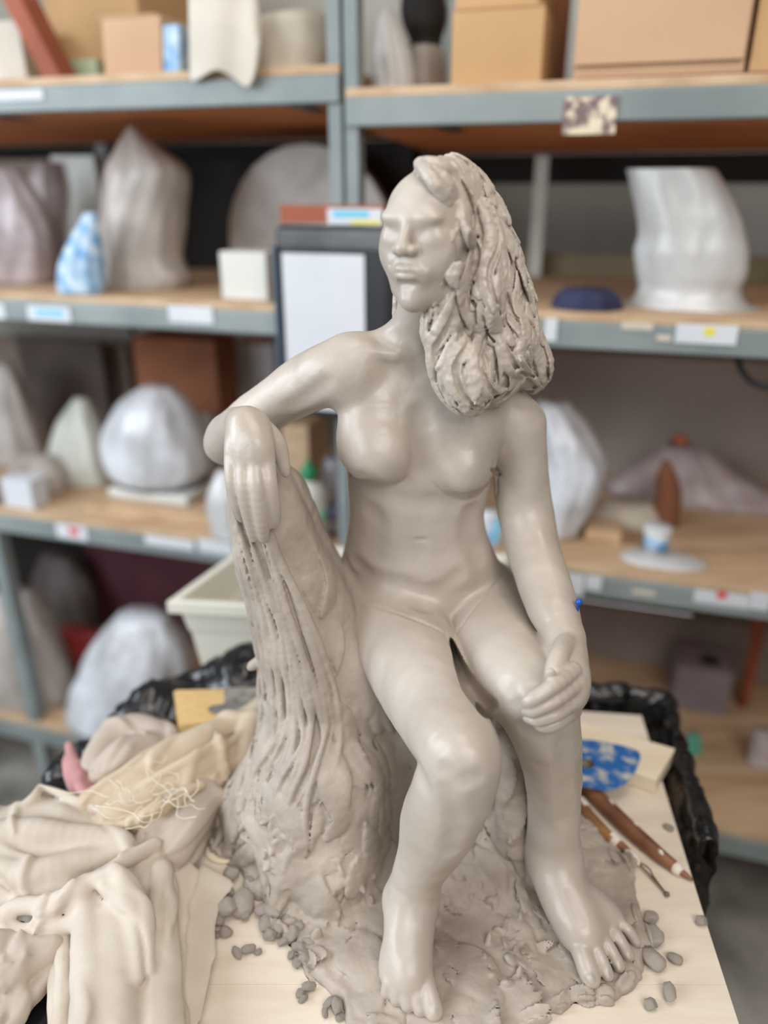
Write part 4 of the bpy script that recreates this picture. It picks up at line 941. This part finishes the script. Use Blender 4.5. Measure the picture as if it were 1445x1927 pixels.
spindle('plaster_blob', [(1176, 1598, .0068, .0010), (1184, 1608, .0070, .0052), (1196, 1620, .0062, .0046), (1204, 1628, .0046, .0010)], t, m_slip)
tube('wire', [WZ(1198, 1620, TABLE+.005), WZ(1212, 1636, TABLE+.005), WZ(1224, 1648, TABLE+.0045), WZ(1240, 1666, TABLE+.004), WZ(1254, 1682, TABLE+.0035)], .0009, m_wire, t)
tube('wire', [WZ(1202, 1622, TABLE+.004), WZ(1216, 1630, TABLE+.0065), WZ(1224, 1638, TABLE+.0065), WZ(1230, 1650, TABLE+.005), WZ(1252, 1680, TABLE+.0035)], .0008, m_wire, t)
spindle('wire_end', [(1250, 1678, .0036, .0010), (1255, 1683, .0036, .0026), (1259, 1686, .0036, .0010)], t, m_wire)
# blue ball-headed pin stuck in the forearm
m_pin = mat('blue_pin_plastic', s2l(22, 82, 178), rough=0.3)
a = W(1089, 1133, .560); b = W(1072, 1150, .562); t = empty('ball_pin', tuple((a+b)/2), 'small blue ball-headed pin stuck in the side of the clay wrist', 'pin')
c = W(1085, 1151, .560)
lathe('head', [(.0004, -.0030), (.0022, -.0022), (.0031, 0), (.0022, .0022), (.0004, .0030)], a, m_pin, t)
tube('stem', [a, (a+c)/2, c, b], .0011, m_pin, t)
# ---------------------------------------------------------------- black plastic sheets
m_bag = mat('black_plastic_sheet', s2l(13, 14, 16), s2l(24, 25, 28), rough=0.16, rough2=.34, nscale=30, bump=.0016, bscale=70, spec=.7)
def crumple(name, corner_fn, nu, nv, amp, seed, label, th=.0012, sc=28, ampf=None):
    U, Vv = np.meshgrid(np.linspace(0, 1, nu), np.linspace(0, 1, nv), indexing='ij')
    P = corner_fn(U, Vv); e1 = np.gradient(P, axis=0); e2 = np.gradient(P, axis=1); n = np.cross(e1, e2); n /= np.maximum(np.linalg.norm(n, axis=2, keepdims=True), 1e-9)
    n *= np.where(n[..., 2:] < 0, -1, 1)
    r = 0
    for k in range(3): r = r+(1-np.abs(vnoise(P, sc*1.9**k, seed+k)*2))*.55**k
    d = amp*(r*.6+.5)*(ampf(P) if ampf else 1); P = P+n*np.maximum(d, .0004)[..., None]
    Q = np.array([[i*nv+j, i*nv+j+1, (i+1)*nv+j+1, (i+1)*nv+j] for i in range(nu-1) for j in range(nv-1)])
    o = mesh_obj(name, P.reshape(-1, 3), Q, m_bag, None, True); s = o.modifiers.new('solid', 'SOLIDIFY'); s.thickness = th; s.offset = 1
    tag(o, label, 'plastic sheet', 'black plastic sheets on the work table'); return o
def left_sheet(U, V):
    # u from left (hanging over the table edge) to right, v front to back
    yy = .40+.52*V; xR = np.interp(yy, [.40, .60, .68, .74], [-.262, -.262, -.20, -.15])
    x0 = -.43+(xR+.43)*U; x = np.maximum(x0, -.378); drop = np.maximum(-.378-x0, 0)
    yl = np.interp(x, [-.378, -.25, -.1], [.716, .852, .860]); yb = np.minimum(yy, yl); drop2 = np.maximum(yy-yl, 0)
    z = TABLE+.003+.030*np.exp(-((x+.20)/.08)**2-((yb-.84)/.05)**2)+.034*np.exp(-((x+.17)/.045)**2-((yb-.84)/.05)**2)+.036*np.exp(-((x+.31)/.05)**2-((yb-.80)/.032)**2)-drop*1.6-drop2*1.5
    return np.stack([x-drop*.15, yb+drop2*.15, z], -1)
crumple('plastic_sheet', left_sheet, 90, 110, .010, 5, 'crumpled glossy black plastic sheet under the rags and brush at the left', ampf=lambda P: .15+.85*np.clip((P[..., 1]-.70+np.clip(-.3-P[..., 0], 0, .08))/.06, 0, 1))
def right_sheet(U, V):
    s = U*.36                                    # along from back left round the corner to the front right
    x = np.where(s < .16, .16+s, .0); 
    ax = .17+.18*np.clip(U/.5, 0, 1); ay = .818-.02*np.clip(U/.5, 0, 1)-.235*np.clip((U-.5)/.5, 0, 1)
    ax = ax-.038*np.clip((U-.5)/.5, 0, 1)
    ox = np.clip((U-.35)/.2, 0, 1); ox = ox*ox*(3-2*ox)   # hang direction: back first, then right
    out = np.clip(V-.35, 0, 1)
    px_ = ax+.010+ox*.008*np.minimum(V, .5); py_ = ay+.012+(1-ox)*.040*np.minimum(V, .5)
    z = TABLE+.010+.014*np.sin(np.clip(V/.45, 0, 1)*math.pi)*(1-.5*ox)-np.maximum(V-.38, 0)*.20
    return np.stack([px_, py_, z], -1)
crumple('plastic_sheet', right_sheet, 90, 50, .008, 9, 'crumpled glossy black plastic sheet hanging off the far right table corner')
# ---------------------------------------------------------------- rags
m_rag = mat('cream_rag', s2l(188, 176, 162), s2l(204, 193, 180), rough=0.9, nscale=16, bump=.0002, bscale=500, spec=.2)
m_rag2 = mat('tan_rag', s2l(186, 168, 145), s2l(202, 186, 164), rough=0.9, nscale=16, bump=.0002, bscale=500, spec=.2)
m_rag3 = mat('greyish_rag', s2l(176, 163, 150), s2l(190, 178, 166), rough=0.9, nscale=16, bump=.0002, bscale=500, spec=.2)
m_pink = mat('pink_rag', s2l(176, 128, 128), s2l(196, 150, 148), rough=0.9, bump=.0005, bscale=300, spec=.2)
def zch(L): return [[*WZ(a, b, TABLE+h), r] for a, b, h, r in L]
def rag(name, label, lo, hi, slabs, folds, m, h=.0017, k=.0014, cuts=(), seed=1, nz=.0012, wr=14, fl=(.3, -1, 0), soft=()):
    # slabs: (outline px, z0, z1, dome, edge radius) layered sheets; folds: rolled folds; soft: broad wrinkles
    G = Grid(lo, hi, h)
    for S_ in slabs:
        pts, z0, z1 = S_[:3]; dome = S_[3] if len(S_) > 3 else 0; er = S_[4] if len(S_) > 4 else .004
        C_ = catmull(np.array([(*p, 0) for p in pts+[pts[0]]], float), 3)[:-1]
        P = [WZ(a, b, TABLE+z1)[:2] for a, b, _ in C_]; sd = poly_sd(P)
        def f(x, y, z, sd=sd, z0=z0, z1=z1, dome=dome, er=er):
            d = sd(x[:, :, 0], y[:, :, 0]); Pn = np.stack(np.broadcast_arrays(x[:, :, 0], y[:, :, 0], 0), -1)
            d = d+.002*fbm(Pn, 50, seed+3, 2)
            w = (.004*fbm(Pn, 22, seed, 2)+dome*np.sin(np.clip(-d/.03, 0, 1)*math.pi/2))[:, :, None]; d = d[:, :, None]
            q = np.maximum(d+er, 0); r = np.maximum(z-(TABLE+z1+w)+er, 0)
            return np.maximum(np.sqrt(q*q+r*r)-er+np.minimum(np.maximum(d+er, z-(TABLE+z1+w)+er), 0), TABLE+z0-z)
        xs = [p[0] for p in P]; ys = [p[1] for p in P]
        G.put((min(xs), min(ys), TABLE+z0), (max(xs), max(ys), TABLE+z1+dome+.006), f, k=k)
    for L in folds: G.put(*chain_fn(zch(L), 5, .1), k=k)
    for L in soft: G.put(*chain_fn(zch(L), 5, .1), k=.009)
    for L in cuts: G.put(*chain_fn(zch(L), 5, .1), k=.002, op='s')
    M = Grid(lo, hi, h*2); M.g = G.g[::2, ::2, ::2].copy(); M.n = np.array(M.g.shape)
    Vs, _ = surface_nets(M); Vs = Vs[Vs[:, 2] > TABLE+.020]; f0 = np.array(fl, float)
    def rflow(p, n): a = 1.2*float(vnoise(p[None], 14, seed)[0]); c, s_ = math.cos(a), math.sin(a); return np.array([f0[0]*c-f0[1]*s_, f0[0]*s_+f0[1]*c, f0[2]])
    if len(Vs) and wr: strokes(G, M, Vs, rflow, wr, (.04, .09), (.0030, .0060), (.0016, .0028), (.0, .001), seed, k=.0040)
    V, Q = surface_nets(G); V = relax(V, Q, 2, .5); N = vert_normals(V, Q)
    V += N*(fbm(V, 30, seed, 2)*nz)[:, None]; V[:, 2] = np.maximum(V[:, 2], lo[2])
    return mesh_obj(name, V, Q, m, None)
o = rag('cloth_rag', '', (-.46, .34, TABLE+.012), (-.08, .76, TABLE+.13),
  [([(-60, 1530), (60, 1505), (150, 1515), (235, 1560), (300, 1600), (345, 1640), (335, 1760), (340, 1990), (110, 1990), (70, 1740), (-60, 1700)], -.02, .022, .004),
   ([(285, 1590), (350, 1612), (374, 1640), (360, 1700), (350, 1800), (330, 1990), (290, 1990), (280, 1700)], -.02, .020, .002, .003),
   ([(340, 1780), (372, 1632), (405, 1640), (441, 1660), (414, 1706), (404, 1760), (398, 1830), (352, 1990), (300, 1990)], -.02, .0155, .001, .002),
   ([(-60, 1528), (40, 1510), (75, 1478), (100, 1492), (150, 1512), (232, 1550), (292, 1592), (235, 1620), (170, 1660), (140, 1692), (60, 1702), (-60, 1690)], -.02, .034, .016, .006),
   ([(250, 1580), (292, 1592), (318, 1640), (332, 1740), (336, 1990), (236, 1990), (240, 1800), (225, 1680), (185, 1660), (160, 1676), (175, 1645)], -.02, .036, .012, .005),
   ([(100, 1735), (125, 1722), (140, 1790), (128, 1990), (92, 1990), (98, 1850)], -.02, .030, .006, .005),
   ([(134, 1688), (165, 1664), (205, 1655), (238, 1672), (252, 1730), (262, 1800), (270, 1880), (268, 1990), (132, 1990), (136, 1880), (140, 1780)], -.02, .042, .012, .006)],
  [[(292, 1590, .046, .006), (240, 1618, .052, .007), (185, 1652, .056, .007), (150, 1676, .056, .008), (112, 1692, .050, .008)],
   [(165, 1662, .058, .006), (200, 1648, .062, .007), (235, 1652, .062, .007), (262, 1690, .056, .007), (276, 1750, .050, .006), (282, 1830, .046, .004)],
   [(200, 1668, .060, .005), (226, 1676, .060, .006), (244, 1712, .056, .006), (256, 1770, .052, .005), (262, 1840, .048, .004)],
   [(150, 1700, .046, .007), (95, 1706, .044, .008), (50, 1704, .042, .008), (20, 1714, .038, .008), (14, 1736, .034, .007), (36, 1756, .032, .008), (80, 1752, .034, .008), (125, 1742, .038, .008)],
   [(75, 1480, .052, .004), (66, 1500, .050, .006), (50, 1518, .046, .007)], [(76, 1480, .050, .004), (130, 1500, .050, .005), (200, 1530, .050, .005)]],
  m_rag, cuts=[[(165, 1672, .066, .002), (186, 1662, .068, .003), (200, 1664, .068, .002)], [(40, 1728, .046, .003), (75, 1730, .046, .004), (105, 1728, .046, .003)]],
  soft=[[(-40, 1575, .044, .013), (60, 1570, .048, .014), (160, 1575, .048, .012), (240, 1592, .046, .008)], [(-40, 1640, .040, .014), (60, 1645, .044, .014), (150, 1625, .044, .012), (225, 1602, .046, .007)],
        [(160, 1720, .044, .012), (170, 1830, .042, .014), (160, 1980, .038, .012)], [(215, 1720, .046, .010), (228, 1830, .042, .013), (222, 1980, .038, .012)], [(300, 1650, .038, .009), (312, 1780, .034, .010), (306, 1980, .030, .010)]], seed=2)
tag(o, 'largest cream rag, heaped and draped at the lower left corner', 'rag', 'rags on the left of the table')
o = rag('cloth_rag', '', (-.46, .36, TABLE+.012), (-.22, .52, TABLE+.07),
  [([(-60, 1775), (40, 1768), (110, 1762), (118, 1790), (104, 1830), (60, 1880), (0, 1950), (-60, 1950)], -.02, .022)],
  [[(-40, 1790, .026, .012), (40, 1785, .028, .012), (100, 1776, .030, .010)], [(-40, 1850, .022, .010), (30, 1835, .024, .010), (90, 1800, .026, .009)]], m_rag3, seed=7)
tag(o, 'flat greyish rag at the left edge below the largest rag', 'rag', 'rags on the left of the table')
o = rag('cloth_rag', '', (-.38, .54, TABLE+.014), (-.07, .90, TABLE+.15),
  [([(190, 1540), (290, 1440), (400, 1395), (470, 1370), (470, 1450), (420, 1470), (330, 1500), (260, 1570)], -.02, .030)],
  [[(170, 1510, .046, .014), (240, 1480, .050, .018), (310, 1435, .054, .020), (370, 1400, .058, .018), (420, 1372, .060, .015), (470, 1345, .066, .012), (500, 1318, .072, .010)],
   [(215, 1535, .048, .016), (280, 1500, .050, .018), (350, 1462, .052, .018), (400, 1435, .054, .014), (440, 1405, .056, .012)],
   [(270, 1540, .040, .014), (330, 1500, .044, .014), (400, 1465, .046, .012), (430, 1448, .046, .010)],
   [(505, 1312, .074, .010), (480, 1362, .064, .016), (468, 1400, .056, .018), (450, 1440, .044, .012), (432, 1468, .034, .007)],
   [(230, 1505, .060, .006), (300, 1462, .068, .006), (370, 1422, .072, .006), (420, 1392, .070, .005)], [(250, 1545, .052, .006), (320, 1508, .058, .006), (380, 1478, .058, .005)], [(350, 1440, .066, .005), (410, 1410, .068, .005), (470, 1372, .072, .004)],
   [(498, 1335, .066, .012), (492, 1380, .056, .014), (478, 1420, .044, .010)]],
  m_rag2, cuts=[[(240, 1512, .072, .003), (320, 1464, .078, .004), (400, 1418, .076, .003)], [(430, 1385, .082, .003), (460, 1375, .082, .003), (490, 1350, .086, .003)]], seed=11)
tag(o, 'twisted tan rag running up to the stump behind the largest rag', 'rag', 'rags on the left of the table')
o = rag('cloth_rag', '', (-.29, .50, TABLE+.012), (-.08, .76, TABLE+.11),
  [([(262, 1600), (290, 1540), (330, 1495), (400, 1480), (412, 1510), (395, 1560), (350, 1620), (300, 1640)], -.02, .022)],
  [[(285, 1590, .034, .012), (310, 1540, .040, .014), (345, 1500, .046, .012), (385, 1484, .048, .010), (412, 1500, .042, .009)],
   [(325, 1600, .032, .018), (350, 1560, .036, .020), (375, 1525, .038, .018), (398, 1500, .040, .012)],
   [(300, 1560, .038, .008), (322, 1520, .044, .008), (330, 1497, .046, .007)]],
  m_rag3, cuts=[[(300, 1580, .056, .003), (330, 1530, .058, .004), (352, 1500, .060, .003)]], seed=15)
tag(o, 'small grey-beige rag folded over beside the clay base', 'rag', 'rags on the left of the table')
o = rag('cloth_rag', '', (-.42, .60, TABLE+.018), (-.16, .88, TABLE+.12),
  [([(165, 1450), (172, 1402), (215, 1368), (280, 1366), (330, 1400), (300, 1440), (220, 1480)], -.02, .036, .018, .008)],
  [[(180, 1455, .030, .014), (185, 1420, .040, .016), (215, 1386, .048, .018), (262, 1374, .050, .018), (305, 1392, .046, .016), (328, 1412, .040, .012)]],
  m_rag3, soft=[[(195, 1450, .046, .016), (235, 1425, .054, .020), (275, 1410, .052, .018), (300, 1420, .044, .014)]], seed=19)
tag(o, 'rounded pale rag bundle in front of the black plastic', 'rag', 'rags on the left of the table')
o = rag('cloth_rag', '', (-.44, .58, TABLE+.001), (-.26, .82, TABLE+.09), [],
  [[(130, 1402, .030, .005), (136, 1430, .030, .007), (146, 1462, .034, .010), (162, 1492, .040, .011), (178, 1515, .040, .008)], [(140, 1440, .024, .005), (156, 1480, .034, .006), (172, 1505, .042, .005)]], m_pink, seed=23, wr=6)
tag(o, 'thin dusty pink rag sticking up behind the largest rag', 'rag', 'rags on the left of the table')
# frayed threads
rg = random.Random(4); m_thread = mat('thread', s2l(228, 216, 194), rough=.9)
P0 = WZ(285, 1505, TABLE+.074); th = empty('frayed_threads', tuple(P0), 'tangle of frayed cream threads on the twisted tan rag', 'threads')
for i in range(16):
    a = WZ(rg.uniform(258, 312), rg.uniform(1480, 1530), TABLE+.072); L = [a]; d = rg.uniform(0, 6.28)
    for k in range(7): d += rg.uniform(-1.2, 1.2); L.append(L[-1]+np.array([math.cos(d)*.007, math.sin(d)*.008, rg.uniform(-.003, .004)]))
    tube('thread', L, .00045, m_thread, th, 5, 3)
for L in ([(75, 1478), (130, 1492), (170, 1488), (205, 1500), (225, 1478)], [(180, 1516), (230, 1524), (270, 1536), (300, 1528)]):
    tube('thread', [WZ(a, b, TABLE+.074) for a, b in L], .0005, m_thread, th, 5, 5)
# ---------------------------------------------------------------- paintbrush and palette knife
m_brist = mat('tan_bristles', s2l(196, 158, 98), s2l(226, 196, 142), rough=.7, nscale=60, stretch=(1, 30, 30))
m_ferr = mat('clay_stained_ferrule', s2l(104, 100, 94), s2l(164, 158, 148), rough=.6, nscale=50, bump=.001, bscale=120)
m_knife = mat('clay_stained_steel', s2l(112, 112, 112), s2l(150, 148, 144), rough=.45, nscale=40, metal=.3, bump=.0005, bscale=150)
BZ = TABLE+.066
t = empty('paintbrush', tuple(WZ(420, 1325, BZ)), 'wide paintbrush with tan bristles lying on the black plastic', 'brush')
def hexa(name, q, zt, zb, m, parent, bev=.001):      # q four px corners at height zt; thickness down
    T = [WZ(a, b, zt) for a, b in q]; B = [p-np.array([0, 0, zb]) for p in T]; V = T+B
    o = mesh_obj(name, V, [(3, 2, 1, 0), (4, 5, 6, 7)]+[(i, (i+1) % 4, (i+1) % 4+4, i+4) for i in range(4)], m, parent, False); bevel(o, bev); return o
for i in range(26):                                   # bristle tufts side by side
    f0, f1 = i/26, (i+1)/26; a = random.Random(i).uniform(-3, 3)
    y0, y1 = 1298+66*f0, 1298+66*f1; z0, z1 = 1296+56*f0, 1296+56*f1
    o = hexa('bristle_tuft', [(328+a+8*f0, y0), (426, z0), (426, z1), (328+a+8*f1, y1)], BZ, .012, m_brist, t, .0006)
hexa('ferrule', [(420, 1292), (500, 1290), (500, 1342), (420, 1350)], BZ+.002, .016, m_ferr, t, .003)
hexa('handle', [(498, 1300), (560, 1296), (560, 1330), (498, 1334)], BZ, .012, m_tool, t, .003)
lump = empty('brush_clay', tuple(WZ(470, 1290, BZ)), 'x', 'x'); bpy.data.objects.remove(lump)
t = empty('palette_knife', tuple(WZ(430, 1330, BZ+.004)), 'grey clay-stained palette knife resting against the paintbrush', 'knife')
bl = [(389, 1334), (400, 1327), (430, 1323), (470, 1318), (505, 1312), (505, 1334), (470, 1340), (430, 1342), (400, 1341)]
poly_prism('blade', [WZ(a, b, BZ+.006) for a, b in bl], BZ+.0045, BZ+.006, m_knife, t, .0004)
hexa('shank', [(503, 1316), (560, 1306), (560, 1314), (503, 1326)], BZ+.0065, .003, m_knife, t)
# ---------------------------------------------------------------- clay crumbs
protos = []
for k in range(8):
    bm = bmesh.new(); bmesh.ops.create_icosphere(bm, subdivisions=3, radius=1.0)
    rs = np.random.RandomState(k+3); sc_ = np.array([1, rs.uniform(.6, .85), rs.uniform(.5, .7)])
    co = np.array([v.co[:] for v in bm.verts]); cut = rs.randn(3); cut /= np.linalg.norm(cut)
    d = 1+.22*fbm(co, 1.3, k, 3); co = co*d[:, None]
    for c in range(5):
        nrm = rs.randn(3); nrm /= np.linalg.norm(nrm); pr = co@nrm; lim = rs.uniform(.6, .85); co -= np.outer(np.maximum(pr-lim, 0), nrm)
    co *= sc_; co[:, 2] -= co[:, 2].min()
    for v, c in zip(bm.verts, co): v.co = c
    me = bpy.data.meshes.new('clay_crumb'); bm.to_mesh(me); bm.free(); me.polygons.foreach_set('use_smooth', [True]*len(me.polygons)); me.materials.append(CLAY); protos.append(me)
rc = random.Random(12)
def crumb(px, py, r, label, group, h=0.0, cat='clay crumb'):
    o = bpy.data.objects.new('clay_crumb', protos[rc.randrange(8)]); COL.objects.link(o)
    rr = r*(np.linalg.norm(WZ(px, py)-np.array([0, 0, CAMZ])))/F
    o.location = tuple(WZ(px, py, TABLE+h+rr*.3)-np.array([0, 0, rr*.3])); o.scale = (rr, rr, rr*rc.uniform(.8, 1.1)); o.rotation_euler = (rc.uniform(-.15, .15), rc.uniform(-.15, .15), rc.uniform(0, 6.28))
    return tag(o, label, cat, group)
# single ones on the right of the base, each told apart by its place
for a in ((1257, 1558, 9, 'small clay crumb on the table between the tool tips and the wood block'), (1319, 1737, 11, 'clay crumb nearest the right edge of the table'),
          (1268, 1806, 12, 'clay crumb right of the clay toes'), (1260, 1874, 17, 'largest loose clay crumb at the lower right'),
          (1225, 1895, 12, 'faint flat clay crumb left of the largest lower right crumb'), (1190, 1645, 4, 'tiny clay speck beside the wire tool'), (1208, 1600, 4, 'tiny clay speck between the two tools'),
          (1222, 1730, 14, 'small round clay lump touching the right rim of the base'), (1232, 1765, 20, 'flat disc-like clay lump on the right rim of the base'),
          (1226, 1810, 20, 'split clay lump at the right rim of the base, lower one')):
    crumb(*a, None)
for a in ((447, 1795, 12, 'left crumb of the trio on the bare board left of the base'), (468, 1790, 13, 'middle crumb of the trio on the bare board left of the base'), (485, 1793, 7, 'smallest right crumb of the trio on the bare board')): crumb(*a, 'trio of crumbs left of the base')
for a in ((455, 1700, 26, 'largest clay lump between the corner of the big rag and the base'), (428, 1715, 22, 'long clay lump against the right hem of the big rag'), (438, 1648, 18, 'clay lump just above the pointed corner of the big rag'),
          (445, 1620, 12, 'clay lump behind the one above the rag corner'), (470, 1670, 16, 'clay lump wedged between the largest lump and the base'), (410, 1735, 14, 'small lump on the hem of the big rag, left of the others'),
          (425, 1755, 12, 'small lump below the long lump at the rag hem'), (462, 1725, 12, 'small lump just below the largest lump'), (408, 1760, 8, 'lowest tiny lump at the rag hem'),
          (430, 1680, 14, 'lump touching the pointed rag corner'), (448, 1590, 10, 'small lump at the upper left rim of the base'), (470, 1610, 12, 'lump pressed against the left side of the stump foot')): crumb(*a, 'lumps beside the rags')
for a in ((495, 1715, 16), (515, 1725, 18), (500, 1742, 16), (525, 1745, 17), (508, 1762, 14), (540, 1735, 13), (548, 1760, 16), (535, 1775, 12), (560, 1745, 12)): crumb(*a, 'clay lump of the round cluster at the lower left of the base', 'round cluster of lumps', h=.002)
for a in ((565, 1785, 14), (582, 1775, 13), (575, 1805, 15), (595, 1798, 12), (590, 1820, 12), (560, 1815, 11), (606, 1785, 9), (548, 1800, 9)): crumb(*a, 'clay crumb of the crumbly cluster below the round cluster', 'crumbly cluster', h=.001)
for a in ((565, 1870, 10), (580, 1862, 13), (572, 1880, 9), (618, 1890, 13), (635, 1900, 15), (612, 1906, 10), (640, 1915, 9)): crumb(*a, 'little clay crumb in the front row beside the lower base edge', 'front row of crumbs')
for a in ((415, 1590, 7, 'largest tiny crumb on the pale wooden disc'), (400, 1582, 6, 'upper left tiny crumb by the pale wooden disc'), (430, 1600, 6, 'right tiny crumb on the pale wooden disc'), (408, 1605, 5, 'lowest tiny crumb by the pale wooden disc')): crumb(*a, 'tiny crumbs near the small rag', h=.0035)
for a in ((410, 1465, 13, 'middle one of three clay pieces along the end of the twisted tan rag'), (408, 1490, 12, 'lowest of three clay pieces along the end of the twisted tan rag'), (415, 1445, 10, 'highest of three clay pieces along the end of the twisted tan rag')): crumb(*a, 'pieces by the twisted rag', h=.012)

o = poly_prism('wooden_disc', [WZ(420+34*math.cos(t), 1608+20*math.sin(t)) for t in np.linspace(0, 6.28, 24)[:-1]], TABLE+.0005, TABLE+.004, m_block); tag(o, 'thin pale wooden disc half hidden between the small rag and the base', 'disc')
